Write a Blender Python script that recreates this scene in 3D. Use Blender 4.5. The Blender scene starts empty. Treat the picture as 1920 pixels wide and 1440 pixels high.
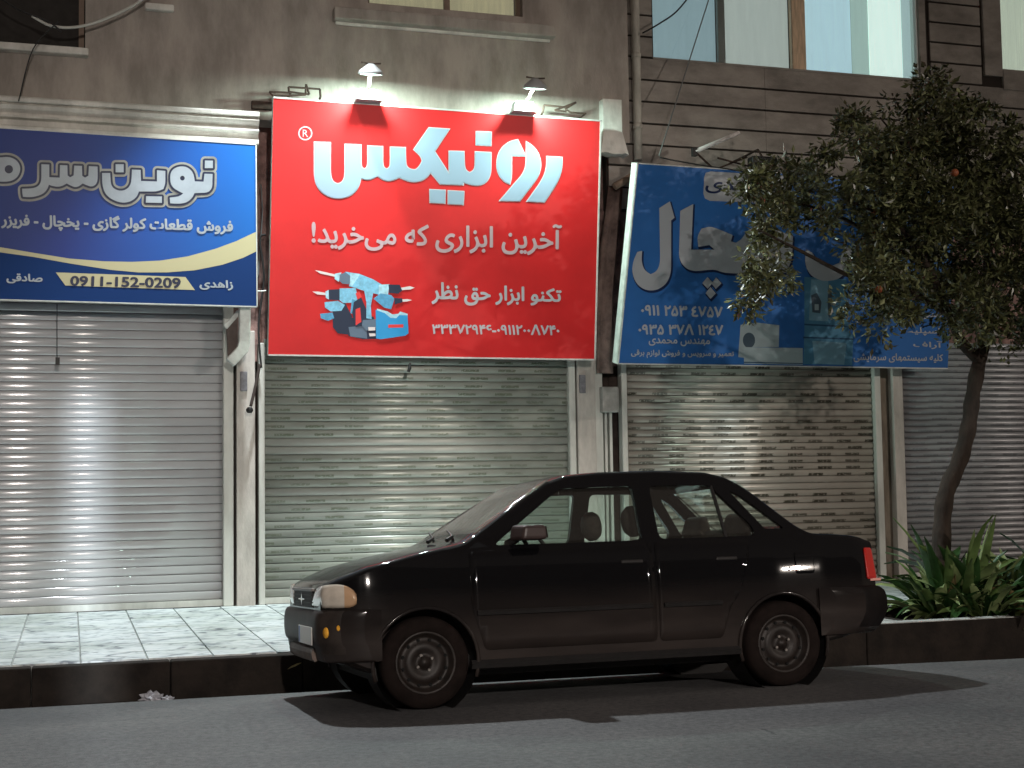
import bpy, bmesh, math, random
from mathutils import Vector, Matrix
rnd = random.Random(7)
SC = bpy.context.scene
COL = SC.collection
R = math.radians

# ------------------------------------------------------------ camera
CAMH = 1.36
FPX = 2631.0
_y, _p, _r = R(17.51), R(3.95), R(-.84)
W_ = Vector((math.sin(_y)*math.cos(_p), math.cos(_y)*math.cos(_p), math.sin(_p)))
r0 = Vector((math.cos(_y), -math.sin(_y), 0)); u0 = r0.cross(W_)
RT = math.cos(_r)*r0+math.sin(_r)*u0
UP = -math.sin(_r)*r0+math.cos(_r)*u0
CP = Vector((0, 0, CAMH))
cam = bpy.data.cameras.new('camera'); camo = bpy.data.objects.new('camera', cam); COL.objects.link(camo)
camo.matrix_world = Matrix(((RT.x, UP.x, -W_.x, CP.x), (RT.y, UP.y, -W_.y, CP.y), (RT.z, UP.z, -W_.z, CP.z), (0, 0, 0, 1)))
cam.sensor_width = 36; cam.lens = FPX/1920*36; cam.clip_end = 500; cam.clip_start = .05
SC.camera = camo

# ------------------------------------------------------------ world, night sky
wd = bpy.data.worlds.new('World'); SC.world = wd; wd.use_nodes = True
nt = wd.node_tree; bg = nt.nodes['Background']
sky = nt.nodes.new('ShaderNodeTexSky'); sky.sky_type = 'NISHITA'; sky.sun_disc = False
sky.sun_elevation = R(3); sky.sun_rotation = R(200)
tint = nt.nodes.new('ShaderNodeMixRGB'); tint.blend_type = 'MIX'; tint.inputs[0].default_value = .985
tint.inputs[2].default_value = (.225, .18, .155, 1)
nt.links.new(sky.outputs[0], tint.inputs[1]); nt.links.new(tint.outputs[0], bg.inputs[0])
bg.inputs[1].default_value = .43
SC.view_settings.view_transform = 'Standard'; SC.view_settings.look = 'None'
SC.view_settings.exposure = .16; SC.view_settings.gamma = 1; SC.view_settings.use_curve_mapping = False

# power of the lamps (watts), each used by its lamp's builder below
P_WALL, P_STREET, P_STREET2, P_SIGN, P_STREAK, P_PATCH = 2000, 6400, 6000, 84, 30000, 7000

# ------------------------------------------------------------ helpers
def px(x, y, Y=None, Z=None, plane=None):
    d = W_+(x-960)/FPX*RT-(y-720)/FPX*UP
    if Y is not None: t = Y/d.y
    elif Z is not None: t = (Z-CAMH)/d.z
    else:                     # plane: Y = Yb + k (z - zb)
        Yb, zb, k = plane
        t = (Yb+k*(CAMH-zb))/(d.y-k*d.z)
    return CP+d*t

def math_node(t, op, a, b=None):
    n = t.nodes.new('ShaderNodeMath'); n.operation = op
    for i, v in enumerate((a, b)):
        if v is None: continue
        if isinstance(v, (int, float)): n.inputs[i].default_value = v
        else: t.links.new(v, n.inputs[i])
    return n.outputs[0]
MATS = {}
def mat(name, c, rough=.6, metal=0., var=.0, scale=6., bump=0., bscale=60., coat=0., spec=.35, dark=None, stretch=(1, 1, 1), emit=0., trans=0., alpha=1.):
    if name in MATS: return MATS[name]
    m = bpy.data.materials.new(name); m.use_nodes = True; t = m.node_tree; b = t.nodes['Principled BSDF']
    b.inputs['Base Color'].default_value = (*c, 1); b.inputs['Roughness'].default_value = rough
    b.inputs['Metallic'].default_value = metal; b.inputs['Coat Weight'].default_value = coat
    b.inputs['Coat Roughness'].default_value = .06
    b.inputs['Specular IOR Level'].default_value = spec
    if trans: b.inputs['Transmission Weight'].default_value = trans
    if alpha < 1: b.inputs['Alpha'].default_value = alpha
    if emit: b.inputs['Emission Color'].default_value = (*c, 1); b.inputs['Emission Strength'].default_value = emit
    if var or bump:
        tc = t.nodes.new('ShaderNodeTexCoord'); mp = t.nodes.new('ShaderNodeMapping')
        mp.inputs['Scale'].default_value = stretch
        t.links.new(tc.outputs['Object'], mp.inputs[0])
    if var:
        n = t.nodes.new('ShaderNodeTexNoise'); n.inputs['Scale'].default_value = scale; n.inputs['Detail'].default_value = 7; n.inputs['Roughness'].default_value = .65
        t.links.new(mp.outputs[0], n.inputs[0])
        rp = t.nodes.new('ShaderNodeValToRGB'); d = dark or tuple(v*(1-var) for v in c)
        rp.color_ramp.elements[0].color = (*d, 1); rp.color_ramp.elements[0].position = .36
        rp.color_ramp.elements[1].color = (*[min(1, v*(1+var*.35)) for v in c], 1); rp.color_ramp.elements[1].position = .62
        t.links.new(n.outputs['Fac'], rp.inputs[0]); t.links.new(rp.outputs[0], b.inputs['Base Color'])
    if bump:
        n2 = t.nodes.new('ShaderNodeTexNoise'); n2.inputs['Scale'].default_value = bscale; n2.inputs['Detail'].default_value = 4
        t.links.new(mp.outputs[0], n2.inputs[0])
        bp = t.nodes.new('ShaderNodeBump'); bp.inputs['Strength'].default_value = bump; bp.inputs['Distance'].default_value = .01
        t.links.new(n2.outputs['Fac'], bp.inputs['Height']); t.links.new(bp.outputs[0], b.inputs['Normal'])
    MATS[name] = m
    return m

def obj(name, data, m=None, parent=None, smooth=False, kind=None):
    o = bpy.data.objects.new(name, data); COL.objects.link(o)
    if m is not None and data is not None:
        if not len(data.materials): data.materials.append(m)
    if parent is not None: o.parent = parent
    if smooth:
        for p in data.polygons: p.use_smooth = True
    if kind: o['kind'] = kind
    return o
def mesh(verts, faces):
    me = bpy.data.meshes.new('m'); me.from_pydata([tuple(v) for v in verts], [], faces); me.update(); return me
def tag(o, label=None, cat=None, group=None, kind=None):
    if label: o['label'] = label
    if cat: o['category'] = cat
    if group: o['group'] = group
    if kind: o['kind'] = kind
    return o
def empty(name, loc=(0, 0, 0), label=None, cat=None, group=None, kind=None, parent=None):
    o = bpy.data.objects.new(name, None); COL.objects.link(o); o.location = loc; o.empty_display_size = .1
    if parent is not None: o.parent = parent
    return tag(o, label, cat, group, kind)

class MB:
    """collects shapes into ONE mesh"""
    def __init__(s): s.v = []; s.f = []
    def add(s, v, f):
        n = len(s.v); s.v += [Vector(a) for a in v]; s.f += [tuple(i+n for i in q) for q in f]; return s
    def box(s, a, b):
        x0, y0, z0 = a; x1, y1, z1 = b
        return s.add([(x0, y0, z0), (x1, y0, z0), (x1, y1, z0), (x0, y1, z0), (x0, y0, z1), (x1, y0, z1), (x1, y1, z1), (x0, y1, z1)],
                     [(3, 2, 1, 0), (4, 5, 6, 7), (0, 1, 5, 4), (1, 2, 6, 5), (2, 3, 7, 6), (3, 0, 4, 7)])
    def hexa(s, lo, hi):   # two quads
        return s.add(list(lo)+list(hi), [(3, 2, 1, 0), (4, 5, 6, 7), (0, 1, 5, 4), (1, 2, 6, 5), (2, 3, 7, 6), (3, 0, 4, 7)])
    def tube(s, pts, rad, n=8, flat=None):
        pts = [Vector(p) for p in pts]; k = len(pts)
        if not hasattr(rad, '__len__'): rad = [rad]*k
        vs = []; a = None
        for i, p in enumerate(pts):
            d = (pts[min(i+1, k-1)]-pts[max(i-1, 0)]).normalized()
            if a is None: a = d.cross(Vector((.13, .21, .97)) if abs(d.z) < .9 else Vector((1, .1, 0))).normalized()
            a = (a-d*a.dot(d)).normalized(); b = d.cross(a)
            for j in range(n):
                t = 2*math.pi*j/n
                vs.append(p+(a*math.cos(t)+b*math.sin(t))*rad[i])
        fs = [(i*n+j, i*n+(j+1) % n, (i+1)*n+(j+1) % n, (i+1)*n+j) for i in range(k-1) for j in range(n)]
        fs += [tuple(range(n))[::-1], tuple((k-1)*n+j for j in range(n))]
        return s.add(vs, fs)
    def lathe(s, prof, axis_o, axis, n=20, cap=True):   # prof: (dist along axis, radius)
        axis = Vector(axis).normalized(); o = Vector(axis_o)
        a = axis.cross(Vector((0, 0, 1)) if abs(axis.z) < .9 else Vector((1, 0, 0))).normalized(); b = axis.cross(a)
        vs = []; k = len(prof)
        for d, r in prof:
            for j in range(n):
                t = 2*math.pi*j/n; vs.append(o+axis*d+(a*math.cos(t)+b*math.sin(t))*max(r, 1e-4))
        fs = [(i*n+j, i*n+(j+1) % n, (i+1)*n+(j+1) % n, (i+1)*n+j) for i in range(k-1) for j in range(n)]
        if cap: fs += [tuple(range(n))[::-1], tuple((k-1)*n+j for j in range(n))]
        return s.add(vs, fs)
    def build(s, name, m, parent=None, smooth=False, kind=None):
        o = obj(name, mesh(s.v, s.f), m, parent, smooth, kind)
        bm = bmesh.new(); bm.from_mesh(o.data); bmesh.ops.recalc_face_normals(bm, faces=bm.faces); bm.to_mesh(o.data); bm.free()
        if smooth:
            for p in o.data.polygons: p.use_smooth = len(p.vertices) <= 4
        return o
def bevel(o, w=.006, seg=2):
    md = o.modifiers.new('bevel', 'BEVEL'); md.width = w; md.segments = seg; md.limit_method = 'ANGLE'; md.angle_limit = R(40); return o
def box(name, a, b, m, parent=None, bev=0, kind=None):
    o = MB().box(a, b).build(name, m, parent, kind=kind)
    if bev: bevel(o, bev)
    return o

# flat printed shapes: polygons given in photograph-derived sign coordinates
def polycurve(loops, offset=0., extrude=0.):
    c = bpy.data.curves.new('c', 'CURVE'); c.dimensions = '2D'; c.fill_mode = 'BOTH'
    for L in loops:
        s = c.splines.new('POLY'); s.points.add(len(L)-1)
        for i, (x, y) in enumerate(L): s.points[i].co = (x, -y, 0, 1)
        s.use_cyclic_u = True
    c.offset = offset; c.extrude = extrude
    return c
def curve_mesh(c):
    o = bpy.data.objects.new('tmp', c); COL.objects.link(o)
    bpy.context.view_layer.update()
    me = bpy.data.meshes.new_from_object(o.evaluated_get(bpy.context.evaluated_depsgraph_get()))
    bpy.data.objects.remove(o); me.materials.clear()
    return me
def chaikin(L, n=1):
    for _ in range(n):
        out = []
        for i in range(len(L)):
            a = L[i]; b = L[(i+1) % len(L)]
            out += [(a[0]*.75+b[0]*.25, a[1]*.75+b[1]*.25), (a[0]*.25+b[0]*.75, a[1]*.25+b[1]*.75)]
        L = out
    return L
def soften(L, n=1, lim=48):
    "rounds the gentle bends of an outline and keeps its sharp corners"
    for _ in range(n):
        out = []; k = len(L)
        for i in range(k):
            a, b, c = L[i-1], L[i], L[(i+1) % k]
            v = (b[0]-a[0], b[1]-a[1]); w = (c[0]-b[0], c[1]-b[1])
            t = abs(math.degrees(math.atan2(v[0]*w[1]-v[1]*w[0], v[0]*w[0]+v[1]*w[1])))
            l1, l2 = math.hypot(*v) or 1, math.hypot(*w) or 1; q1 = min(.25, 14/l1); q2 = min(.25, 14/l2)
            out += [b] if t > lim else [(b[0]-v[0]*q1, b[1]-v[1]*q1), (b[0]+w[0]*q2, b[1]+w[1]*q2)]
        L = out
    return L
def circ(x, y, r, n=24, ry=None): return [(x+r*math.cos(6.2832*i/n), y+(ry or r)*math.sin(6.2832*i/n)) for i in range(n)]

# ---- Persian shaping (iso, fin, ini, med)
AR = {'ا': (0xFE8D, 0xFE8E), 'آ': (0xFE81, 0xFE82), 'ب': (0xFE8F,), 'ت': (0xFE95,), 'خ': (0xFEA5,), 'ح': (0xFEA1,), 'چ': (0xFB7A,), 'د': (0xFEA9, 0xFEAA),
      'ر': (0xFEAD, 0xFEAE), 'ز': (0xFEAF, 0xFEB0), 'س': (0xFEB1,), 'ش': (0xFEB5,), 'ص': (0xFEB9,), 'ظ': (0xFEC5,), 'ط': (0xFEC1,), 'ع': (0xFEC9,), 'ف': (0xFED1,),
      'ق': (0xFED5,), 'ک': (0xFB8E,), 'گ': (0xFB92,), 'ل': (0xFEDD,), 'م': (0xFEE1,), 'ن': (0xFEE5,), 'ه': (0xFEE9,), 'و': (0xFEED, 0xFEEE), 'ی': (0xFBFC,), 'پ': (0xFB56,)}
NJ = set('اآدرزو')
def shape_fa(s):
    out = []
    for i, ch in enumerate(s):
        if ch not in AR: out.append('' if ch == '\u200c' else ch); continue
        p = i > 0 and s[i-1] in AR and s[i-1] not in NJ
        n = i+1 < len(s) and s[i+1] in AR and ch not in NJ
        b = AR[ch][0]; out.append(chr(b+(3 if p and n else 1 if p else 2 if n else 0)))
    return ''.join(reversed(out)).replace('۸', 'Λ')
def text_mesh(s, bold=.0, fa=True, shear=0., space=1.):
    c = bpy.data.curves.new('t', 'FONT'); c.body = shape_fa(s) if fa else s.replace('۸', 'Λ'); c.offset = bold; c.resolution_u = 3; c.shear = shear; c.space_character = space
    return curve_mesh(c)

def stroke_loops(L, r):
    out = []
    for i in range(len(L)):
        (x0, y0), (x1, y1) = L[i], L[(i+1) % len(L)]; d = math.hypot(x1-x0, y1-y0) or 1; nx, ny = -(y1-y0)/d*r, (x1-x0)/d*r
        out.append([(x0+nx, y0+ny), (x1+nx, y1+ny), (x1-nx, y1-ny), (x0-nx, y0-ny)]); out.append(circ(x0, y0, r, 14))
    return out
class Sign:
    """a flat board hung on the facade; plane Y = Yb + k (z - zb)"""
    def __init__(s, Yb, zb, k): s.pl = (Yb, zb, k); n = Vector((0, -1, k)).normalized(); s.n = n
    def pt(s, x, y, lift=0.): return px(x, y, plane=s.pl)+s.n*lift
    def poly(s, name, loops, m, parent, lift, offset=0., tr=None, ex=None):
        me = curve_mesh(polycurve(loops, offset))
        for v in me.vertices:
            x, y = v.co.x, -v.co.y
            if tr: x, y = tr(x, y)
            v.co = s.pt(x, y, lift)
        return obj(name, me, m, parent)
    def outline(s, name, L, r, m, parent, lift, tr):
        vs = []; fs = []
        for i, P in enumerate(stroke_loops(L, r)):
            n = len(vs); vs += [s.pt(*tr(x, y), lift+i*9e-6) for x, y in P]; fs.append(tuple(range(n, n+len(P))))
        o = s.poly(name, [L], m, parent, lift-.0003, 0, tr); me = o.data
        bm = bmesh.new(); bm.from_mesh(me); bv = [bm.verts.new(v) for v in vs]
        for f in fs: bm.faces.new([bv[j] for j in f])
        bm.to_mesh(me); bm.free(); return o
    def text(s, name, string, quad, m, parent, lift, bold=.02, fa=True, shear=0., space=1.):
        me = text_mesh(string, 0, fa, shear, space)
        if bold:
            bm = bmesh.new(); bm.from_mesh(me); src = bm.verts[:]+bm.edges[:]+bm.faces[:]
            for k_ in range(6):
                g_ = bmesh.ops.duplicate(bm, geom=src)['geom']; a_ = k_*math.pi/3
                for v_ in g_:
                    if isinstance(v_, bmesh.types.BMVert): v_.co += Vector((math.cos(a_)*bold, math.sin(a_)*bold, (k_+1)*.01))
            bm.to_mesh(me); bm.free()
        xs = [v.co.x for v in me.vertices]; ys = [v.co.y for v in me.vertices]
        x0, x1, y0, y1 = min(xs), max(xs), min(ys), max(ys)
        tl, tr_, br, bl = [Vector((*q, 0)) for q in quad]
        for v in me.vertices:
            u = (v.co.x-x0)/(x1-x0); w = (v.co.y-y0)/(y1-y0)
            p = (bl*(1-u)+br*u)*(1-w)+(tl*(1-u)+tr_*u)*w
            v.co = s.pt(p.x, p.y, lift+v.co.z*.012)
        return obj(name, me, m, parent, kind='stuff' if 0 else None)
    def board(s, name, quad, th, m, parent, edge=None):
        f = [s.pt(*q) for q in quad]; b = [p-s.n*th for p in f]
        o = MB().hexa([f[3], f[2], b[2], b[3]], [f[0], f[1], b[1], b[0]]).build(name, m, parent)
        if edge:
            o.data.materials.append(edge)
            for p in o.data.polygons:
                if abs(p.normal.dot(s.n)) < .9: p.material_index = 1
        return o

# ------------------------------------------------------------ materials
M = {}
M['stucco'] = mat('brown_stucco', (.36, .32, .285), .9, var=.30, scale=2.6, bump=.35, bscale=60, stretch=(1.3, 1, .45))
M['stucco_l'] = mat('cream_plaster', (.68, .66, .61), .85, var=.3, scale=3, bump=.3, bscale=70, stretch=(1, 1, .5))
M['pink'] = mat('rough_pink_plaster', (.30, .19, .17), .95, var=.6, scale=5, bump=.6, bscale=40)
M['column'] = mat('column_plaster', (.50, .47, .43), .85, var=.3, scale=4, bump=.25, bscale=60, stretch=(1, 1, .35))
M['darkgap'] = mat('dark_recess', (.05, .035, .03), .95, var=.5, scale=5)
M['rail'] = mat('rail_paint', (.52, .53, .49), .45, var=.18, scale=5, stretch=(1, 1, .3))
M['plank'] = mat('stone_plank', (.315, .29, .26), .8, var=.35, scale=2.2, bump=.35, bscale=70, stretch=(.8, 1, 1.6))
M['plankback'] = mat('plank_joint', (.03, .024, .02), .95)
M['frame_brown'] = mat('window_frame_brown', (.22, .16, .12), .6, var=.2)
M['frame_tan'] = mat('window_frame_tan', (.75, .56, .38), .6, var=.25, scale=9, stretch=(4, 1, .5))
M['white_metal'] = mat('white_metal', (.62, .64, .61), .45, var=.2, scale=9)
M['white_dirty'] = mat('dirty_white_pipe', (.52, .50, .44), .55, var=.35, scale=6, stretch=(1, 1, .3))
M['rust'] = mat('rusty_angle_iron', (.055, .032, .024), .8, var=.5, scale=20)
M['black'] = mat('black_plastic', (.012, .012, .012), .5)
M['cable'] = mat('black_cable', (.02, .02, .02), .6)
M['hose'] = mat('pale_hose', (.5, .5, .46), .5)
M['red'] = mat('red_banner', (.62, .016, .018), .42, var=.10, scale=1.6, bump=.5, bscale=1.7)
M['blue_l'] = None
M['white_print'] = mat('white_print', (.50, .48, .52), .45)
M['logo_fill'] = mat('logo_blue_white', (.27, .35, .46), .42)
M['pink_print'] = mat('pinkish_white_print', (.50, .34, .37), .45)

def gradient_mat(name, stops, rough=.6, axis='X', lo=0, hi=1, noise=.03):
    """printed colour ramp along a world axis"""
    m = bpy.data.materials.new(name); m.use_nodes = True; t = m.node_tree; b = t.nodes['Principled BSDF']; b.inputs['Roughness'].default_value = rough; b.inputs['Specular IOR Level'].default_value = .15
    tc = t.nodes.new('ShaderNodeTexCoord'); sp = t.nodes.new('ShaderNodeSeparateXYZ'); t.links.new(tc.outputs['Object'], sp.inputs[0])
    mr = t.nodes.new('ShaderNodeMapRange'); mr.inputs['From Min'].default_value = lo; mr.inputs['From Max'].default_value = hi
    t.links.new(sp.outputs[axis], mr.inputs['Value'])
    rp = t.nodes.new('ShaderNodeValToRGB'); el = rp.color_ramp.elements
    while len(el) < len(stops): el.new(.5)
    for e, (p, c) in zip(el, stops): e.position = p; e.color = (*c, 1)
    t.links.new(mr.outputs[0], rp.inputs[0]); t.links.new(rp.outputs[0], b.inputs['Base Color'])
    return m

def slat_mat(name, c, period=None, mark=(.05, .07, .05), zlo=.2, zhi=.75, rough=.34, metal=.25, dirt=.25, length=.5, amount=.55):
    """painted slat with rows of small worn print"""
    m = bpy.data.materials.new(name); m.use_nodes = True; t = m.node_tree; b = t.nodes['Principled BSDF']
    b.inputs['Roughness'].default_value = rough; b.inputs['Metallic'].default_value = metal
    geo = t.nodes.new('ShaderNodeNewGeometry'); tc = t.nodes.new('ShaderNodeTexCoord'); oi = t.nodes.new('ShaderNodeObjectInfo')
    n = t.nodes.new('ShaderNodeTexNoise'); n.inputs['Scale'].default_value = 1.0; n.inputs['Detail'].default_value = 7; n.inputs['Roughness'].default_value = .6
    mp = t.nodes.new('ShaderNodeMapping'); mp.inputs['Scale'].default_value = (1.3, 1, 3.2)
    t.links.new(geo.outputs['Position'], mp.inputs[0]); t.links.new(mp.outputs[0], n.inputs[0])
    rp = t.nodes.new('ShaderNodeValToRGB'); rp.color_ramp.elements[0].position = .35; rp.color_ramp.elements[1].position = .65
    rp.color_ramp.elements[0].color = (*[v*(1-dirt) for v in c], 1); rp.color_ramp.elements[1].color = (*c, 1)
    t.links.new(n.outputs['Fac'], rp.inputs[0])
    # each slat a touch different
    hs = t.nodes.new('ShaderNodeHueSaturation'); t.links.new(rp.outputs[0], hs.inputs['Color'])
    t.links.new(math_node(t, 'ADD', math_node(t, 'MULTIPLY', oi.outputs['Random'], .16), .92), hs.inputs['Value'])
    out = hs.outputs[0]
    if period:
        sp = t.nodes.new('ShaderNodeSeparateXYZ'); t.links.new(tc.outputs['Object'], sp.inputs[0])
        fx = math_node(t, 'FRACT', math_node(t, 'ADD', math_node(t, 'DIVIDE', sp.outputs[0], period), oi.outputs['Random']))
        a = math_node(t, 'LESS_THAN', fx, length)
        n2 = t.nodes.new('ShaderNodeTexNoise'); n2.inputs['Scale'].default_value = 1.; n2.inputs['Detail'].default_value = 2
        mp2 = t.nodes.new('ShaderNodeMapping'); mp2.inputs['Scale'].default_value = (42, 1, 60); t.links.new(tc.outputs['Object'], mp2.inputs[0]); t.links.new(mp2.outputs[0], n2.inputs[0])
        z1 = math_node(t, 'GREATER_THAN', sp.outputs[2], zlo); z2 = math_node(t, 'LESS_THAN', math_node(t, 'ADD', sp.outputs[2], math_node(t, 'MULTIPLY', n2.outputs['Fac'], .012)), zhi+.006)
        nn = math_node(t, 'MULTIPLY', math_node(t, 'GREATER_THAN', n2.outputs['Fac'], .43), amount)
        nn = math_node(t, 'ADD', nn, .12)
        k = math_node(t, 'MULTIPLY', math_node(t, 'MULTIPLY', a, nn), math_node(t, 'MULTIPLY', z1, z2))
        n3 = t.nodes.new('ShaderNodeTexNoise'); n3.inputs['Scale'].default_value = 1.7; t.links.new(geo.outputs['Position'], n3.inputs[0])
        k = math_node(t, 'MULTIPLY', k, math_node(t, 'MULTIPLY', n3.outputs['Fac'], 1.9))
        mx = t.nodes.new('ShaderNodeMixRGB'); mx.inputs[2].default_value = (*mark, 1); t.links.new(k, mx.inputs[0]); t.links.new(out, mx.inputs[1]); out = mx.outputs[0]
    t.links.new(out, b.inputs['Base Color'])
    geoz = t.nodes.new('ShaderNodeSeparateXYZ'); t.links.new(geo.outputs['Position'], geoz.inputs[0])
    grime = t.nodes.new('ShaderNodeMapRange'); grime.inputs['From Min'].default_value = 1.0; grime.inputs['From Max'].default_value = .15; grime.inputs['To Max'].default_value = .75; t.links.new(geoz.outputs[2], grime.inputs['Value'])
    gm = t.nodes.new('ShaderNodeMixRGB'); t.links.new(math_node(t, 'MULTIPLY', grime.outputs[0], n.outputs['Fac']), gm.inputs[0]); t.links.new(out, gm.inputs[1]); gm.inputs[2].default_value = (c[0]*.5, c[1]*.46, c[2]*.4, 1); t.links.new(gm.outputs[0], b.inputs['Base Color'])
    rr = math_node(t, 'ADD', math_node(t, 'MULTIPLY', n.outputs['Fac'], .12), rough-.06); t.links.new(rr, b.inputs['Roughness'])
    return m

# ------------------------------------------------------------ ground
YF = 14.4       # plane of the roller shutters
ZS = .15        # pavement height
def road_z(y): return -.06*max(0, y-8.3)-.0*y
asphalt = bpy.data.materials.new('asphalt'); asphalt.use_nodes = True
t = asphalt.node_tree; b = t.nodes['Principled BSDF']; b.inputs['Roughness'].default_value = .72
g = t.nodes.new('ShaderNodeNewGeometry')
n1 = t.nodes.new('ShaderNodeTexNoise'); n1.inputs['Scale'].default_value = 130; n1.inputs['Detail'].default_value = 3
n2 = t.nodes.new('ShaderNodeTexNoise'); n2.inputs['Scale'].default_value = .9; n2.inputs['Detail'].default_value = 6
for n in (n1, n2): t.links.new(g.outputs['Position'], n.inputs[0])
r1 = t.nodes.new('ShaderNodeValToRGB'); r1.color_ramp.elements[0].position = .36; r1.color_ramp.elements[1].position = .66
r1.color_ramp.elements[0].color = (.036, .037, .040, 1); r1.color_ramp.elements[1].color = (.17, .17, .173, 1)
r2 = t.nodes.new('ShaderNodeValToRGB'); r2.color_ramp.elements[0].position = .35; r2.color_ramp.elements[1].position = .7
r2.color_ramp.elements[0].color = (.62, .62, .64, 1); r2.color_ramp.elements[1].color = (1.1, 1.08, 1.05, 1)
mx = t.nodes.new('ShaderNodeMixRGB'); mx.blend_type = 'MULTIPLY'; mx.inputs[0].default_value = 1
n3 = t.nodes.new('ShaderNodeTexNoise'); n3.inputs['Scale'].default_value = 24; n3.inputs['Detail'].default_value = 6; n3.inputs['Roughness'].default_value = .75; t.links.new(g.outputs['Position'], n3.inputs[0])
vo = t.nodes.new('ShaderNodeTexVoronoi'); vo.feature = 'DISTANCE_TO_EDGE'; vo.inputs['Scale'].default_value = .55
wv = t.nodes.new('ShaderNodeVectorMath'); wv.operation = 'MULTIPLY_ADD'; t.links.new(n3.outputs['Color'], wv.inputs[0]); wv.inputs[1].default_value = (.12, .12, 0); t.links.new(g.outputs['Position'], wv.inputs[2]); t.links.new(wv.outputs[0], vo.inputs['Vector'])
crk = math_node(t, 'MULTIPLY', math_node(t, 'LESS_THAN', vo.outputs['Distance'], .0045), math_node(t, 'GREATER_THAN', n2.outputs['Fac'], .60))
t.links.new(math_node(t, 'SUBTRACT', math_node(t, 'ADD', math_node(t, 'MULTIPLY', n1.outputs['Fac'], .35), math_node(t, 'MULTIPLY', n3.outputs['Fac'], .65)), math_node(t, 'MULTIPLY', crk, .25)), r1.inputs[0]); t.links.new(n2.outputs['Fac'], r2.inputs[0]); t.links.new(r1.outputs[0], mx.inputs[1]); t.links.new(r2.outputs[0], mx.inputs[2]); t.links.new(mx.outputs[0], b.inputs['Base Color'])
bp = t.nodes.new('ShaderNodeBump'); bp.inputs['Strength'].default_value = .5; bp.inputs['Distance'].default_value = .006
t.links.new(n1.outputs['Fac'], bp.inputs['Height']); t.links.new(bp.outputs[0], b.inputs['Normal'])

GE = [(-40, 10.05), (-.44, 10.05), (1.45, 9.98), (4.4, 9.80), (5.2, 9.5), (6.9, 9.22), (9, 9.15), (60, 9.15)]    # edge of the asphalt along the gutter
mb = MB()
ys = [-9.2, 0, 4, 7, 8.3]
for i in range(len(GE)-1):
    (xa, ea), (xb, eb) = GE[i], GE[i+1]
    va = [(xa, y, road_z(y)) for y in ys]+[(xa, ea, road_z(ea)), (xa, ea+.012, road_z(ea)-.02), (xa, ea+.02, -.40)]
    vb = [(xb, y, road_z(y)) for y in ys]+[(xb, eb, road_z(eb)), (xb, eb+.012, road_z(eb)-.02), (xb, eb+.02, -.40)]
    k = len(va); mb.add(va+vb, [(j, j+k, j+k+1, j+1) for j in range(k-1)])
road = mb.build('road', asphalt, kind='structure')
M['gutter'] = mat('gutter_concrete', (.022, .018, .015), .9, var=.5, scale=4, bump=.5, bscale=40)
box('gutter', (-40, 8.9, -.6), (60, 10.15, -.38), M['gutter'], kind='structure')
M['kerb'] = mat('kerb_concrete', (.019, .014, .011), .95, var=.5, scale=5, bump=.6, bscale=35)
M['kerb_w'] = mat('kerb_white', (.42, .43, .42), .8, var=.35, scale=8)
# far ground
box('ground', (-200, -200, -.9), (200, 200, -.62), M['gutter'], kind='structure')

# pavement slab with a planting bed cut out
BX0, BX1, BY0, BY1 = 6.72, 10.6, 10.27, 11.45
M['slab'] = mat('pavement_concrete', (.34, .35, .34), .8, var=.3, scale=5)
pav = empty('pavement', (0, 0, 0), kind='structure')
pm = MB()
pm.box((-40, 10.28, -.45), (BX0-.06, 15.2, ZS-.012)); pm.box((BX0-.06, BY1+.05, -.45), (BX1+.05, 15.2, ZS-.012)); pm.box((BX1+.05, 10.28, -.45), (60, 15.2, ZS-.012))
pm.build('slab', M['slab'], pav)
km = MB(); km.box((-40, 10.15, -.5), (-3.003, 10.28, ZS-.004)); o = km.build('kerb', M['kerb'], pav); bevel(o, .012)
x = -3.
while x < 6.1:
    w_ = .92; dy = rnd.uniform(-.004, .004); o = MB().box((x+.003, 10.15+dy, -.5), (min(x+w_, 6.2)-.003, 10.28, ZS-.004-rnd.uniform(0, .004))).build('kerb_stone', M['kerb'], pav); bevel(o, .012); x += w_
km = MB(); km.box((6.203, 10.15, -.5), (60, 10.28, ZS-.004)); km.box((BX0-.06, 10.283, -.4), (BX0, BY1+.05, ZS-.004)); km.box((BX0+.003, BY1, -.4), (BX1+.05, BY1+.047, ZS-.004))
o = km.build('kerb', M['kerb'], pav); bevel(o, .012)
km = MB()
km.box((5.6, 10.146, ZS-.003), (7.62, 10.272, ZS+.004)); km.build('painted_kerb_top', M['kerb_w'], pav)
soil = mat('soil', (.03, .022, .016), .95, var=.5, scale=14, bump=.8, bscale=30)
box('planting_soil', (BX0, 10.283, -.3), (BX1+.047, BY1-.003, .03), soil, kind='structure')

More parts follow.
